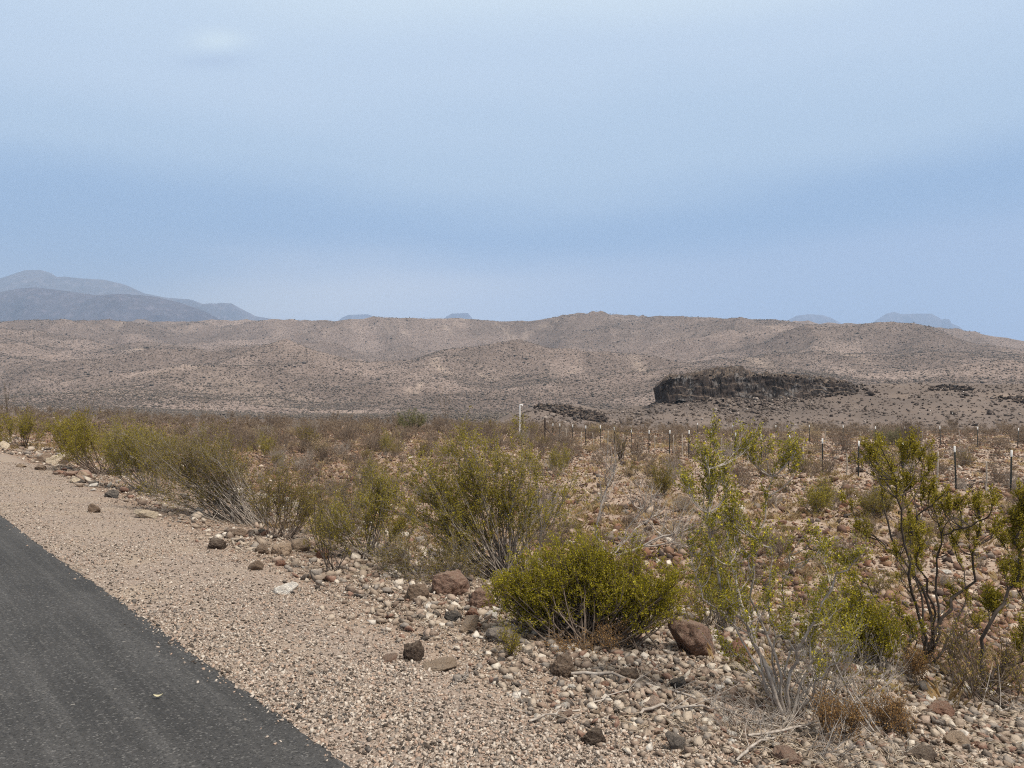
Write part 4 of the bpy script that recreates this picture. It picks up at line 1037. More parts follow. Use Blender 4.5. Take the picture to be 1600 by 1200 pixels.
HERO = [  # px, py of the base, width, height in pixels, colour, shape, label, landmark phrase
 (147, 800, 25, 17, 'brown', 'angular', 'grey brown rock with a slanted top alone on the gravel shoulder', 'the lone slanted rock'),
 (227, 809, 36, 15, 'cream', 'angular', 'pale yellow block shaped rock on the gravel shoulder', 'the pale yellow block'),
 (338, 857, 32, 16, 'dark brown', 'rounded', 'low dark brown rock at the shoulder edge below the dull olive bush', 'the low dark rock'),
 (372, 838, 30, 12, 'brown', 'angular', 'low brown rock under the leaning grey branched bush', None),
 (440, 868, 40, 20, 'tan', 'rounded', 'rounded tan rock beside the dull olive bush, larger of a pair', 'the rounded tan pair'),
 (408, 864, 24, 14, 'brown', 'rounded', 'rounded brown rock left of the larger rounded tan rock', None),
 (448, 927, 38, 18, 'white', 'angular', 'bright white stone lying alone on the shoulder', 'the bright white stone'),
 (648, 1030, 40, 28, 'dark brown', 'rounded', 'dark brown ball shaped rock at the gravel edge', 'the dark ball-shaped rock'),
 (610, 1033, 32, 11, 'reddish brown', 'angular', 'flat reddish brown stone left of the dark ball shaped rock', None),
 (688, 1043, 56, 13, 'tan', 'angular', 'flat tan slab right of the dark ball shaped rock', None),
 (788, 1000, 62, 24, 'grey', 'angular', 'flat grey slab leaning left of the dense green bush', 'the leaning grey slab'),
 (1082, 1020, 90, 60, 'reddish brown', 'angular', 'large reddish brown boulder right of the dense green bush', 'the red boulder'),
 (700, 928, 70, 38, 'reddish brown', 'rounded', 'large dark reddish boulder under the wide pale branched bush', 'the dark boulder'),
 (650, 938, 44, 28, 'brown', 'rounded', 'rounded brown rock left of the large dark boulder', None),
 (752, 948, 50, 30, 'reddish brown', 'rounded', 'reddish boulder between the dark boulder and the dense green bush', None),
 (1155, 1030, 40, 32, 'rust red', 'rounded', 'deep red rock right of the large reddish boulder', 'the deep red rock'),
 (1163, 1042, 28, 15, 'rust red', 'rounded', 'small red stone in front of the deep red rock', None),
 (928, 1160, 44, 22, 'dark brown', 'rounded', 'low dark brown rock at the gravel edge near the bottom', 'the low dark bottom rock'),
 (1395, 1142, 52, 40, 'brown', 'rounded', 'big rounded brown rock in the orange weed', 'the big rounded rock'),
 (1476, 1117, 48, 26, 'rust red', 'angular', 'rust red rock near the right bottom', 'the rust red rock'),
 (1230, 1190, 48, 22, 'reddish brown', 'rounded', 'rounded reddish rock at the bottom below the dead branches', 'the bottom reddish rock'),
 (1055, 1170, 40, 28, 'grey', 'angular', 'grey angular rock below the grey dead branch', 'the grey angular rock'),
 (1500, 1165, 48, 28, 'tan', 'angular', 'tan angular rock below the rust red rock', 'the tan angular rock'),
 (1446, 1186, 62, 24, 'dark brown', 'angular', 'wide dark brown rock at the bottom left of the tan angular rock', None),
 (1322, 1052, 40, 20, 'rust red', 'angular', 'rust red slab behind the leafless brush heap', None),
 (880, 1053, 44, 30, 'brown', 'rounded', 'rounded brown rock below the front of the dense green bush', 'the brown rock below the green bush'),
 (733, 985, 42, 20, 'tan', 'angular', 'tan orange rock among the bank stones left of the grey slab', None),
 (706, 970, 34, 16, 'charcoal', 'rounded', 'blue black stone beside the reddish boulders', 'the blue black stone'),
 (768, 967, 26, 14, 'white', 'rounded', 'white stone just above the leaning grey slab', None),
 (738, 965, 26, 16, 'rust red', 'rounded', 'small orange red stone right of the blue black stone', None),
 (92, 727, 34, 20, 'cream', 'angular', 'large cream rock on the stone heap beside the shoulder', 'the cream rock on the stone heap'),
 (66, 722, 30, 14, 'brown', 'angular', 'brown rock left of the cream rock on the stone heap', None),
 (8, 702, 20, 14, 'cream', 'angular', 'whitish rock at the left edge beneath the cut bush', None),
 (112, 745, 26, 13, 'reddish brown', 'angular', 'reddish rock below the cream rock on the stone heap', None),
 (132, 750, 22, 16, 'tan', 'angular', 'pointed tan rock right of the stone heap', None),
 (117, 755, 16, 9, 'cream', 'rounded', 'small cream stone under the pointed tan rock', None),
 (175, 777, 28, 12, 'charcoal', 'rounded', 'dark slate coloured rock under the leaning grey branched bush', None),
 (438, 884, 18, 9, 'rust red', 'rounded', 'small orange red stone below the rounded tan pair', None),
 (400, 890, 24, 14, 'brown', 'angular', 'brown angular stone at the shoulder edge below the dull olive bush', None),
 (505, 872, 26, 16, 'rust red', 'rounded', 'dark red stone left of the small dark twiggy bush', None),
 (468, 860, 34, 18, 'tan', 'rounded', 'tan rock half hidden at the foot of the dull olive bush', None),
 (1022, 1108, 34, 24, 'pinkish', 'angular', 'pinkish rock between the two long dead branches', None),
 (984, 1062, 36, 18, 'brown', 'rounded', 'rounded brown stone left of the pinkish rock behind the pale branch', None),
 (945, 798, 30, 14, 'dark brown', 'angular', 'dark rock on the plain behind the silver dead bush', None),
 (1150, 1052, 38, 18, 'cream', 'rounded', 'cream stone in front of the small red stone', None),
 (1060, 1075, 30, 22, 'charcoal', 'angular', 'slate dark angular stone below the large reddish boulder', None),
]
rg = np.random.default_rng(77)
hero_spots = []
for (px, py, w, h, colr, shp, lab, lm) in HERO:
    p = on_ground(px, py); m = p[1] / F
    rock(lab, p, w * m, h * m * 1.55, colr, shp, rg, group='rocks on the road bank' if p[1] < 16 else None)
    hero_spots.append((p[0], p[1], w * m * 0.5))
    if lm: LAND.append((lm, px, py))
hero_spots = np.array(hero_spots)

# ---- random stones: sampled over the ground, the largest in view become rocks of their own, the rest is rubble
def shoulder_w(x, y):
    return 0.86 + 0.078 * np.clip(road_t(x, y), 0, 22) + 0.25 * fbm(x / 1.5, y / 1.5, 3, 71)
def scatter(n, y0, y1, u0=-0.80, u1=0.80, power=0.0, g=rng):
    u = g.uniform(u0, u1, n)
    Y = np.exp(g.uniform(math.log(y0), math.log(y1), n))
    return u * Y, Y
X, Y = scatter(270000, 2.6, 110, -0.80, 1.25)
s = road_s(X, Y); sw = shoulder_w(X, Y)
_hx = rng.uniform(-10, 150, 170); _hp = np.array([on_ground(a, np.interp(a, [-10, 60, 150], [690, 715, 758]) + b) for a, b in zip(_hx, rng.normal(size=170) * 7)])
dens = sstep(sw - 0.1, sw + 0.6, s) * np.where(s < sw + 2.4, 0.30 + 0.60 * sstep(-0.2, 0.3, fbm(X / 0.9, Y / 0.9, 3, 207)), 1.0)
patch = fbm(X / 3.0, Y / 3.0, 3, 201)
dens = dens * np.where(s < sw + 2.2, 1.0, 0.50 + 0.50 * sstep(-0.30, 0.20, patch)) * (1 - 0.5 * sstep(45, 100, Y))
keep = rng.uniform(0, 1, len(X)) < dens
X, Y, s, sw = X[keep], Y[keep], s[keep], sw[keep]
size = np.exp(rng.normal(math.log(0.0215), 0.82, len(X)))
size = np.where(s > sw + 2.5, size * 1.7, size)
size = np.clip(size, 0.009, 0.30)
size = np.where(s < sw + 0.2, np.minimum(size, 0.07), size)
far_grow = 0.0024 * Y
size = np.maximum(size, far_grow * rng.uniform(0.6, 1.5, len(X)))
size = np.minimum(size, np.maximum(0.015 * Y, 0.05))
Z = ground_z(X, Y)
app = size / Y
HX, HY = _hp[:, 0], _hp[:, 1]
X = np.concatenate([X, HX]); Y = np.concatenate([Y, HY]); Z = ground_z(X, Y)
size = np.concatenate([size, np.exp(rng.normal(math.log(0.14), 0.4, len(HX)))]); app = size / Y
order = np.argsort(-app)
N_OWN = 300 - len(HERO)
own = []
used = set(); taken = list(map(tuple, hero_spots))
for i in order:
    if len(own) >= N_OWN: break
    if abs(X[i] / Y[i]) > 0.685 or HOR - F * (Z[i] - HC) / Y[i] > 1195: continue
    if any((X[i] - a) ** 2 + (Y[i] - b) ** 2 < (r_ + size[i] * 0.45) ** 2 for a, b, r_ in taken): continue
    own.append(int(i)); taken.append((X[i], Y[i], size[i] * 0.5))
def rel(px, py, lx, ly):
    dx, dy = px - lx, py - ly
    if abs(dx) > 1.6 * abs(dy): return 'left of' if dx < 0 else 'right of'
    return 'beyond' if dy < 0 else 'in front of'
def near_label(lead, px, py, k=0):
    L = sorted(LAND, key=lambda l: (l[1] - px) ** 2 + 2.5 * (l[2] - py) ** 2)
    l = L[min(k, len(L) - 1)]
    d = math.hypot(l[1] - px, l[2] - py)
    return lead + (' just ' if d < 60 else ' ' if d < 130 else ' well ') + rel(px, py, l[1], l[2]) + ' ' + l[0]
def uniq(items):
    """items: (lead, px, py); labels that single each out: nearest landmark, and the order from it where two still match"""
    labs = [near_label(*it) for it in items]
    cnt = {}
    out = []
    for i, l in enumerate(labs): cnt.setdefault(l, []).append(i)
    ordn = ['nearest', 'second nearest', 'third nearest', 'fourth nearest', 'fifth nearest', 'sixth nearest', 'seventh nearest', 'eighth nearest', 'ninth nearest', 'tenth nearest']
    for i in range(len(labs)):
        if len(labs[i].split()) > 13: labs[i] = labs[i].replace(' well ', ' ').replace(' just ', ' ').replace('-branched', '').replace('wide pale bush', 'wide bush')
    cnt = {}
    for i, l in enumerate(labs): cnt.setdefault(l, []).append(i)
    for l, ii in cnt.items():
        if len(ii) == 1: continue
        lm = min(LAND, key=lambda q: 0 if l.endswith(' ' + q[0]) else 1)
        ii.sort(key=lambda i: (items[i][1] - lm[1]) ** 2 + (items[i][2] - lm[2]) ** 2)
        for j, i in enumerate(ii): labs[i] = ' '.join(l.split()[:14]) + ', ' + (ordn[j] if j < 10 else 'number %d' % (j + 1) + '')
    return labs
cols = list(RCOL); cw = np.array([0.10, 0.09, 0.18, 0.10, 0.13, 0.06, 0.11, 0.05, 0.10, 0.08])
items = []; spec = []
for i in own:
    colr = cols[rg.choice(len(cols), p=cw / cw.sum())]; shp = 'rounded' if rg.random() < 0.45 else 'angular'; fl = rg.uniform(0.4, 0.8)
    px, py = 800 + F * X[i] / Y[i], HOR - F * (Z[i] - HC) / Y[i]
    szw = 'small' if size[i] < 0.06 else 'fist-sized' if size[i] < 0.12 else 'head-sized'
    items.append((f"{szw} {'flat ' if fl < 0.5 else ''}{shp} {colr} rock", px, py)); spec.append((i, colr, shp, fl))
for lab, (i, colr, shp, fl) in zip(uniq(items), spec):
    rock(lab, (X[i], Y[i], Z[i]), size[i], size[i] * fl, colr, shp, rg, group='loose stones on the bank and plain')
ownset = np.zeros(len(X), bool); ownset[own] = True
def hull(seed, npt, boxy):
    import bmesh
    g = np.random.default_rng(seed)
    P = g.normal(size=(npt, 3)); P = nrm(P) * g.uniform(0.75, 1.0, (npt, 1))
    if boxy: P = np.sign(P) * np.abs(P) ** 0.55
    bm = bmesh.new()
    for p in P: bm.verts.new(p)
    r = bmesh.ops.convex_hull(bm, input=list(bm.verts))
    for v in [v for v in bm.verts if not v.link_faces]: bm.verts.remove(v)
    bmesh.ops.triangulate(bm, faces=list(bm.faces)); bm.verts.index_update(); bm.normal_update()
    V = np.array([v.co[:] for v in bm.verts]); Fc = np.array([[v.index for v in f.verts] for f in bm.faces]); bm.free()
    V = V - (V.max(0) + V.min(0)) / 2
    return V / np.abs(V).max(0), Fc
def stones(X, Y, Z, S, flat, g, sub, name, mat, protos, sink=0.15, smooth=False):
    which = g.integers(len(protos), size=len(X))
    VV, FF, off = [], [], 0
    for pi, (pv, pf) in enumerate(protos):
        i = np.nonzero(which == pi)[0]; n = len(i)
        if not n: continue
        V = pv[None] * (np.stack([S[i], S[i] * g.uniform(0.6, 1.0, n), S[i] * flat[i]], -1) * 0.5)[:, None]
        a = g.uniform(0, 2 * math.pi, n); ca, sa = np.cos(a), np.sin(a)
        ta, tb = g.normal(size=n) * 0.25, g.normal(size=n) * 0.25
        V[..., 2] = V[..., 2] + V[..., 0] * ta[:, None] + V[..., 1] * tb[:, None]
        x = V[..., 0] * ca[:, None] - V[..., 1] * sa[:, None]; y = V[..., 0] * sa[:, None] + V[..., 1] * ca[:, None]
        V = np.stack([x + X[i][:, None], y + Y[i][:, None], V[..., 2] + (Z[i] + S[i] * flat[i] * (0.5 - sink))[:, None]], -1)
        k = len(pv)
        VV.append(V.reshape(-1, 3)); FF.append((pf[None] + (np.arange(n) * k)[:, None, None]).reshape(-1, 3) + off); off += n * k
    return npmesh(name, np.concatenate(VV), np.concatenate(FF), mat, smooth)
P2 = [hull(300 + i, 8 + i % 6, i % 3 == 0) for i in range(24)]
P1 = [hull(400 + i, 7 + i % 4, i % 3 == 0) for i in range(24)]
r_ = ~ownset
hd = np.min(np.hypot(X[:, None] - hero_spots[None, :, 0], Y[:, None] - hero_spots[None, :, 1]) - hero_spots[None, :, 2] * 0.8, axis=1) if len(X) else 0
r_ &= hd > 0
fld = np.concatenate([s > sw + 4.0 + 1.5 * fbm(X[:len(s)] / 1.5, Y[:len(s)] / 1.5, 2, 441), np.zeros(len(HX), bool)])
for nm, lab, msk, mat, pr in (('rubble', 'mixed tan, grey and white stones strewn over the road bank', r_ & ~fld, M['rubble'], P2),
                              ('field_rubble', 'rusty brown loose stones covering the plain', r_ & fld, M['field_rubble'], P1)):
    print(nm, msk.sum())
    o = link(nm, stones(X[msk], Y[msk], Z[msk], size[msk], rng.uniform(0.4, 0.8, msk.sum()), rng, 2, nm, mat, pr))
    tag(o, lab, 'rubble', kind='stuff')
# broken lava outcrops: heaps of dark basalt blocks
def outcrop(name, label, cat, line, Y0, thick, n, smin, smax, seed):
    g = np.random.default_rng(seed); L = np.array(line, float)
    px = g.uniform(L[0, 0], L[-1, 0], n); Yb = Y0 + g.normal(size=n) * thick
    top = np.interp(px, L[:, 0], L[:, 1]); bot = np.interp(px, L[:, 0], L[:, 2])
    py = top + (bot - top) * g.uniform(0, 1, n)
    S = np.exp(g.uniform(math.log(smin), math.log(smax), n))
    P = np.stack([(px - 800) / F * Y0, Yb, HC + (HOR - py) / F * Y0], -1)
    gz = ground_z(P[:, 0], P[:, 1]); z = np.maximum(P[:, 2], gz - 0.3)
    if 'rim' not in label:
        Q = np.array([on_ground(a, b_) for a, b_ in zip(px, py)]); ok = (Q[:, 1] > 150) & (Q[:, 1] < 228)
        P, z, S = Q[ok], Q[ok][:, 2] + 0.25 * S[ok], S[ok]; n = len(S)
    me = stones(P[:, 0], P[:, 1], z - S * 0.3, S, g.uniform(0.45, 0.8, n), g, 2, name, M['butte'], P2, 0.2)
    tag(link(name, me), label, cat, kind='structure')
outcrop('lava_ledge', 'low dark lava ledge on the slope left of the butte', 'ledge', [(836, 634, 638), (850, 633, 641), (880, 635, 649), (910, 639, 656), (935, 646, 660), (950, 654, 661)], 196, 2.2, 560, 0.4, 1.7, 3)
outcrop('rock_outcrop', 'small dark rock outcrop on the slope right of the butte', 'outcrop', [(1452, 606, 610), (1475, 602, 611), (1500, 602, 611), (1520, 608, 611)], 208, 2, 160, 0.4, 1.5, 4)
outcrop('rock_outcrop', 'scattered dark rock band at the right end of the slope', 'outcrop', [(1560, 618, 626), (1590, 622, 630), (1640, 626, 634)], 200, 2.5, 110, 0.4, 1.6, 5)
outcrop('rock_outcrop', 'dark broken blocks along the foot of the butte cliff', 'outcrop', [(1020, 628, 640), (1060, 614, 624), (1100, 622, 632), (1140, 628, 640), (1190, 624, 636), (1240, 618, 626), (1340, 612, 616)], 192, 2.0, 230, 0.3, 1.2, 6)
outcrop('rock_outcrop', 'jumble of dark blocks along the rim of the butte', 'outcrop', [(1032, 600, 612), (1046, 588, 596), (1090, 586, 594), (1150, 584, 592), (1230, 586, 592), (1300, 594, 602), (1356, 603, 610)], 201, 2.4, 240, 0.35, 1.1, 7)
# talus blocks below the butte
g = np.random.default_rng(31)
u = g.uniform(0.0, 0.72, 16000); Yt = g.uniform(152, 214, 16000); Xt = u * Yt
pxt = 800 + F * u
pr = 0.25 + 0.75 * np.exp(-((pxt - 1180) / 110) ** 2) * sstep(160, 190, Yt) + 0.3 * sstep(1400, 1500, pxt) * sstep(190, 205, Yt)
kp = g.uniform(0, 1, len(u)) < pr
Xt, Yt = Xt[kp], Yt[kp]
St = np.exp(g.normal(math.log(0.36), 0.5, len(Xt)))
def mat_talus():
    m = NT('talus_block'); return m.finish(m.ramp(m.island(), [(0.0, (0.065, 0.053, 0.046)), (0.55, (0.125, 0.098, 0.082)), (0.85, (0.20, 0.16, 0.135)), (1.0, (0.32, 0.27, 0.235))]), 0.95)
o = link('talus', stones(Xt, Yt, ground_z(Xt, Yt), St, g.uniform(0.45, 0.8, len(Xt)), g, 1, 'talus', mat_talus(), P1))
tag(o, 'fallen dark basalt blocks on the slope below the butte', 'talus', kind='stuff')
# gravel on the shoulder
g = np.random.default_rng(41)
n = 380000
Xg, Yg = scatter(n, 2.4, 22, -0.85, 0.75, g=g)
sg = road_s(Xg, Yg); wg = shoulder_w(Xg, Yg)
cov = 0.50 + 0.50 * sstep(-0.22, 0.15, fbm(Xg / 1.1, Yg / 1.1, 4, 211))
edge = np.where(sg < 0, 0.015 + 0.16 * sstep(-0.07, 0, sg), 0.4 + 0.6 * sstep(0.0, 0.08, sg))
kp = (sg > -0.16) & (g.uniform(0, 1, n) < edge * cov * (1 - 0.55 * sstep(wg + 0.3, wg + 3.0, sg))) & (sg < wg + 4.5)
Xg, Yg, sg = Xg[kp], Yg[kp], sg[kp]
Sg = np.clip(np.exp(g.normal(math.log(0.0135), 0.40, len(Xg))), 0.006, 0.030)
Sg = np.maximum(Sg, Yg * 0.0011)
print('gravel', len(Xg))
o = link('gravel', stones(Xg, Yg, np.maximum(ground_z(Xg, Yg), np.where(sg < 0.02, 0.0, -9)), Sg, g.uniform(0.45, 0.8, len(Xg)), g, 1, 'gravel', M['gravel'], [rock_shape(500 + i, 1, 4, 0, 0.6) for i in range(10)] if False else P1, 0.2))
tag(o, 'pale crushed gravel covering the road shoulder', 'gravel', kind='stuff')

# dark chips of broken asphalt along the road edge
g = np.random.default_rng(43)
n = 60000
Xc, Yc = scatter(n, 2.4, 26, -0.9, 0.3, g=g)
sc_ = road_s(Xc, Yc)
pc_ = sstep(-0.25, 0.45, fbm(Xc / 0.9, Yc / 0.9, 3, 291)) * np.exp(-np.maximum(sc_, 0) / 0.22) + 0.7 * sstep(0.05, 0.4, fbm(Xc / 2.0, Yc / 2.0, 2, 293)) * np.exp(-((sc_ - 0.5) / 0.35) ** 2)
kp = (sc_ > 0.0) & (sc_ < 1.4) & (g.uniform(0, 1, n) < pc_ * 0.8)
Xc, Yc = Xc[kp], Yc[kp]
Sc = np.maximum(np.exp(g.normal(math.log(0.014), 0.4, len(Xc))), Yc * 0.0011)
mch = NT('asphalt_chip')
mch = mch.finish(mch.ramp(mch.island(), [(0.0, (0.045, 0.042, 0.040)), (0.6, (0.10, 0.088, 0.078)), (1.0, (0.19, 0.16, 0.14))]), 0.95)
o = link('asphalt_chips', stones(Xc, Yc, ground_z(Xc, Yc) + 0.002, Sc, g.uniform(0.45, 0.8, len(Xc)), g, 1, 'asphalt_chips', mch, P1, 0.15))
tag(o, 'dark loose chips along the crumbling edge of the asphalt', 'gravel', kind='stuff')

# ------------------------------------------------------------------ scrub on the plain
def shrub_proto(seed, leafm, h=0.8, w=0.65, n=110, lp=4, leaf=(0.035, 0.018), bark='bark_brown', stems=34):
    g = np.random.default_rng(seed)
    base = np.zeros(3)
    cl = [(np.array([g.normal() * 0.12, g.normal() * 0.12, h * g.uniform(0.5, 0.62)]), (w * g.uniform(0.7, 1), w * g.uniform(0.7, 1), h * 0.42), stems)]
    built = grow(base, [], cl, g, N=5, n_twig=n, twig_len=0.28, twig_r=0.004, leaves_per=lp, leaf=leaf, r0=0.010, r1=0.004, twig_from=0.4, up=0.4, arch=0.1)
    (bv, bq), lv, fl = built
    return npmesh('branches', bv, bq, M[bark], True), npmesh('foliage', lv[0], lv[1], M[leafm]), built
PROTO = {}
PROTO['brown'] = [shrub_proto(600 + i, 'leaf_brown', h=0.75 + 0.1 * (i % 3), w=0.55 + 0.12 * (i % 2)) for i in range(5)]
PROTO['straw'] = [shrub_proto(620 + i, 'grass', h=0.45, w=0.45, n=90, lp=5, leaf=(0.05, 0.012)) for i in range(2)]
PROTO['olive'] = [shrub_proto(630 + i, 'leaf_dull', h=0.85, w=0.6, n=120, lp=6) for i in range(3)]
PROTO['bare grey'] = [shrub_proto(640 + i, 'leaf_brown', h=0.8, w=0.6, n=150, lp=1, bark='bark_dead') for i in range(2)]
g = np.random.default_rng(51)
def shrub_field():
    Xs, Ys = scatter(9500, 10, 158, -0.85, 0.80, g=g)
    ss = road_s(Xs, Ys)
    pxs = 800 + F * Xs / Ys
    d = sstep(6, 11, ss) * np.where(Ys < 45, 0.14 + 0.20 * sstep(22, 45, Ys), 0.38 + 0.55 * sstep(45, 80, Ys))
    d = d * np.where(pxs < 900, 1.0, 0.62) * (0.35 + 0.65 * sstep(-0.2, 0.25, fbm(Xs / 12, Ys / 12, 3, 221)))
    d = d * np.where((pxs < 620) & (Ys > 22), 1.15, 1)
    k = g.uniform(0, 1, len(Xs)) < d
    Xs, Ys = Xs[k], Ys[k]
    sc = np.exp(g.normal(0.0, 0.28, len(Xs))) * np.interp(Ys, [10, 25, 45, 160], [0.34, 0.50, 0.80, 1.2])
    return Xs, Ys, sc
Xs, Ys, sc = shrub_field()
Zs = ground_z(Xs, Ys)
KINDS = ['brown', 'straw', 'olive', 'bare grey']
kind = np.array([KINDS[i] for i in g.choice(4, len(Xs), p=[0.60, 0.12, 0.12, 0.16])])
order = np.argsort(-(sc / Ys))
pxs, pys = 800 + F * Xs / Ys, HOR - F * (Zs - HC) / Ys
own_s = [i for i in order if -20 < pxs[i] < 1620 and pys[i] < 1200][:290]
items = []
for px, lab in ((864, 'the fence corner post'), (1014, 'the fence below the butte cliff'), (1148, 'the fence near the tall flower tips'), (1285, 'the lone middle fence post'), (1494, 'the right fence posts'), (1579, 'the last right fence post')):
    p = fence_pt(px); LAND.append((lab, px, HOR - F * (float(ground_z(*p)) - HC) / p[1]))
LAND += [('the sandy patch', 190, 650), ('the stony clearing', 520, 720), ('the open stony ground', 1300, 800), ('the tan plain', 1500, 690), ('the butte slope foot', 1250, 672)]
for i in own_s:
    hgt = 'low' if sc[i] < 0.5 else 'knee-high' if sc[i] < 0.8 else 'waist-high' if sc[i] < 1.15 else 'chest-high'
    items.append((f"{hgt} {kind[i]} shrub", pxs[i], pys[i]))
names = {'brown': 'brown_shrub', 'straw': 'straw_shrub', 'olive': 'olive_shrub', 'bare grey': 'bare_shrub'}
for lab, i in zip(uniq(items), own_s):
    pr = PROTO[kind[i]][g.integers(len(PROTO[kind[i]]))]
    root = tag(link(names[kind[i]], None, None, (Xs[i], Ys[i], Zs[i] - 0.02)), lab, 'shrub', 'dry shrubs scattered over the plain')
    root.scale = (sc[i] * g.uniform(0.9, 1.3), sc[i] * g.uniform(0.9, 1.3), sc[i] * g.uniform(0.8, 1.1)); root.rotation_euler = (0, 0, g.uniform(0, 6.28))
    link('branches', pr[0], root); link('foliage', pr[1], root)
rest = np.setdiff1d(np.arange(len(Xs)), own_s)
print('shrubs', len(Xs), 'rest', len(rest))
def far_scrub(rest):
    gg = np.random.default_rng(53)
    bv, lvv = [], []
    VB = []; QB = []; ob = 0; VL = []; QL = []; ol = 0
    lite = []
    for k in range(5):
        (b, q), lv, _ = shrub_proto(660 + k, 'leaf_brown', h=0.8, w=0.65, n=46, lp=4, leaf=(0.07, 0.04), stems=16)[2]
        lite.append((b, q, lv[0], lv[1]))
    for i in rest:
        b, q, l, lq = lite[gg.integers(5)]
        a = gg.uniform(0, 6.28); c, s_ = math.cos(a) * sc[i], math.sin(a) * sc[i]
        Rm = np.array([[c, -s_, 0], [s_, c, 0], [0, 0, sc[i] * gg.uniform(0.75, 1.1)]])
        o_ = np.array([Xs[i], Ys[i], Zs[i] - 0.02])
        VB.append(b @ Rm.T + o_); QB.append(q + ob); ob += len(b)
        VL.append(l @ Rm.T + o_); QL.append(lq + ol); ol += len(l)
    V = np.concatenate(VB + VL); Q = np.concatenate(QB + [q + ob for q in QL])
    me = npmesh('scrub', V, Q, [M['bark_brown'], M['leaf_brown']])
    mi = np.zeros(len(Q), np.int32); mi[sum(len(q) for q in QB):] = 1
    me.polygons.foreach_set('material_index', mi)
    o = link('scrub', me)
    tag(o, 'mass of brown dry scrub toward the far edge of the plain', 'scrub', kind='stuff')
far_scrub(rest)

# dry grass tufts between the stones
def grass():
    gg = np.random.default_rng(57)
    Xs, Ys = scatter(20000, 5, 120, -0.8, 1.25, g=gg)
    s = road_s(Xs, Ys)
    p = fbm(Xs / 3.0, Ys / 3.0, 3, 201); big = fbm(Xs / 14, Ys / 9, 3, 231)
    d = sstep(2.6, 5.5, s) * (0.22 + 0.78 * sstep(8, 20, Ys)) * (1 - 0.85 * sstep(-0.2, 0.25, p)) * (0.25 + 0.75 * sstep(-0.2, 0.3, big))
    k = gg.uniform(0, 1, len(Xs)) < d
    Xs, Ys = Xs[k], Ys[k]; Zs = ground_z(Xs, Ys)
    nb = 36
    n = len(Xs)
    sc = np.exp(gg.normal(0, 0.3, n)) * np.interp(Ys, [5, 30, 120], [0.7, 1.0, 1.7])
    B = np.repeat(np.column_stack([Xs, Ys, Zs]), nb, 0); S = np.repeat(sc, nb)
    a = gg.uniform(0, 6.28, n * nb); ln = S * gg.uniform(0.03, 0.13, n * nb); le = gg.uniform(0.1, 0.9, n * nb)
    off = np.column_stack([np.cos(a), np.sin(a), np.zeros(n * nb)])
    b0 = B + off * (S * np.abs(gg.normal(size=n * nb)) * 0.09)[:, None]
    mid = b0 + off * (ln * le * 0.4)[:, None] + np.array([0, 0, 1]) * (ln * 0.65)[:, None]
    tip = b0 + off * (ln * le * 1.1)[:, None] + np.array([0, 0, 1]) * (ln * 0.9)[:, None]
    sd = np.column_stack([-np.sin(a), np.cos(a), np.zeros(n * nb)]) * (S * np.maximum(0.0013, np.repeat(Ys, nb) * 0.00016))[:, None]
    V = np.stack([b0 - sd, b0 + sd, mid + sd * 0.8, tip, mid - sd * 0.8], 1).reshape(-1, 3)
    i = np.arange(n * nb)[:, None] * 5
    print('grass tufts', n)
    o = link('dry_grass', npmesh('dry_grass', V, (i + np.array([[0, 1, 2, 3, 4]])), M['grass']))
    tag(o, 'low straw coloured dry grass between the stones of the plain', 'grass', kind='stuff')
grass()

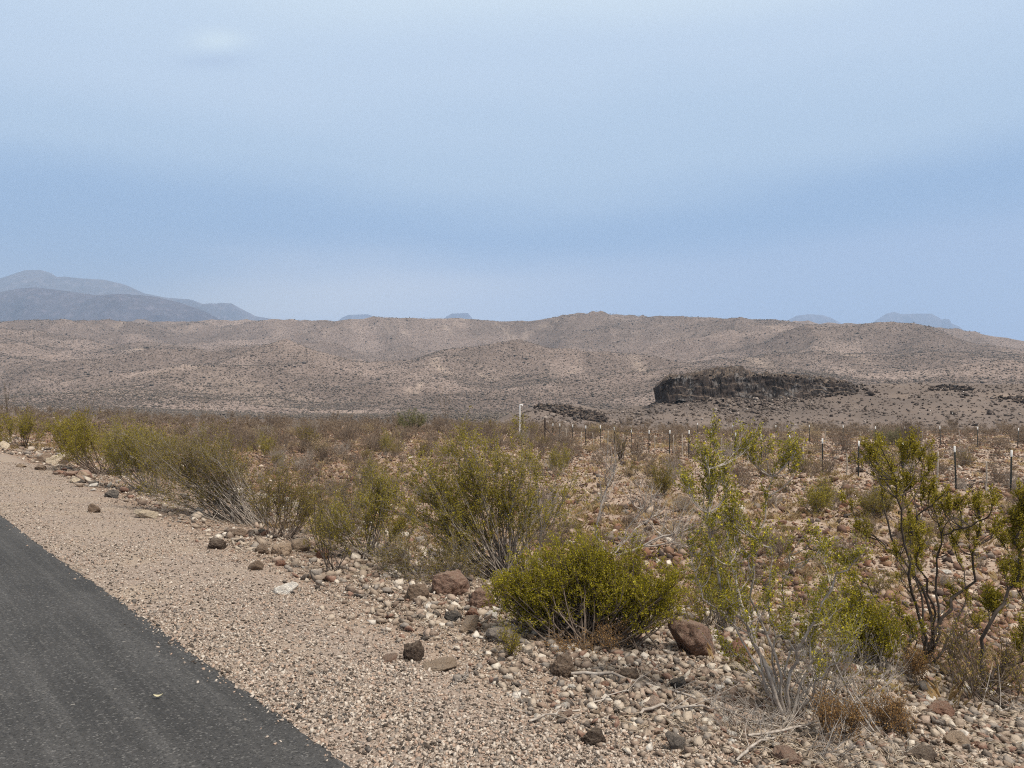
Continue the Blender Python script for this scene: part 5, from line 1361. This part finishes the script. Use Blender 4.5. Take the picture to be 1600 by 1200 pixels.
# shrubs dotting the hills
def hill_shrubs():
    gg = np.random.default_rng(59)
    n = 560000
    u = gg.uniform(-0.80, 0.80, n); Yh = np.exp(gg.uniform(math.log(250), math.log(2350), n)); Xh = u * Yh
    d = 0.28 + 0.25 * sstep(-0.25, 0.25, fbm(Xh / 110, Yh / 130, 4, 241)) + 0.5 * drainage(Xh, Yh)
    d = np.where((Yh < 330) & (u > 0.16), d * 0.25, d)
    k = gg.uniform(0, 1, n) < d
    Xh, Yh = Xh[k], Yh[k]; n = len(Xh)
    S = np.exp(gg.normal(math.log(0.78), 0.45, n)) * np.interp(Yh, [250, 600, 2300], [0.7, 0.95, 1.7])
    V = np.array([(1, 0, 0), (0, 1, 0), (-1, 0, 0), (0, -1, 0), (0, 0, 1), (0, 0, -1)], float)
    Fc = np.array([(0, 1, 4), (1, 2, 4), (2, 3, 4), (3, 0, 4), (1, 0, 5), (2, 1, 5), (3, 2, 5), (0, 3, 5)])
    P = np.stack([(V * (1 + 0.45 * gg.uniform(-1, 1, (len(V), 1)))) * np.array([1, 1, 0.62]) for _ in range(14)])
    W = P[gg.integers(14, size=n)] * (S * 0.62)[:, None, None]
    W = W + np.stack([Xh, Yh, ground_z(Xh, Yh) + S * 0.22], -1)[:, None]
    Q = (Fc[None] + (np.arange(n) * len(V))[:, None, None]).reshape(-1, 3)
    o = link('hill_scrub', npmesh('hill_scrub', W.reshape(-1, 3), Q, M['hillshrub']))
    tag(o, 'dark shrubs dotting the far hillsides', 'scrub', kind='stuff')
hill_shrubs()
# pale dirt cut on the hillside

def litter():
    gg = np.random.default_rng(71)
    n = 48000
    u = gg.uniform(-0.75, 0.75, n); Y = np.exp(gg.uniform(math.log(3.0), math.log(20), n)); X = u * Y
    s_ = road_s(X, Y); w = shoulder_w(X, Y)
    d = sstep(w + 0.1, w + 1.2, s_) * (1 - 0.8 * sstep(w + 3.5, w + 6, s_)) * sstep(-0.1, 0.4, fbm(X / 0.8, Y / 0.8, 3, 261))
    k = gg.uniform(0, 1, n) < d
    X, Y = X[k], Y[k]; n = len(X)
    Z = ground_z(X, Y) + gg.uniform(0.004, 0.03, n)
    a = gg.uniform(0, 6.28, n); L = np.exp(gg.normal(math.log(0.07), 0.5, n))
    D = np.column_stack([np.cos(a), np.sin(a), gg.normal(size=n) * 0.18]) * L[:, None]
    C = np.column_stack([X, Y, Z])
    P = np.stack([C - D / 2, C + gg.normal(size=(n, 3)) * 0.08 * L[:, None], C + D / 2], 1)
    R = np.repeat((gg.uniform(0.001, 0.0034, n) * np.maximum(1, Y / 7))[:, None], 3, 1)
    v, q = tubes(P, R, 3)
    m = NT('dry_litter')
    mm = m.finish(m.ramp(m.island(), [(0.0, (0.10, 0.075, 0.055)), (0.4, (0.27, 0.21, 0.16)), (0.75, (0.45, 0.36, 0.26)), (1.0, (0.56, 0.49, 0.40))]), 0.9)
    o = link('twig_litter', npmesh('twig_litter', v, q, mm))
    tag(o, 'dry broken twigs littering the bank under the bushes', 'litter', kind='stuff')
litter()
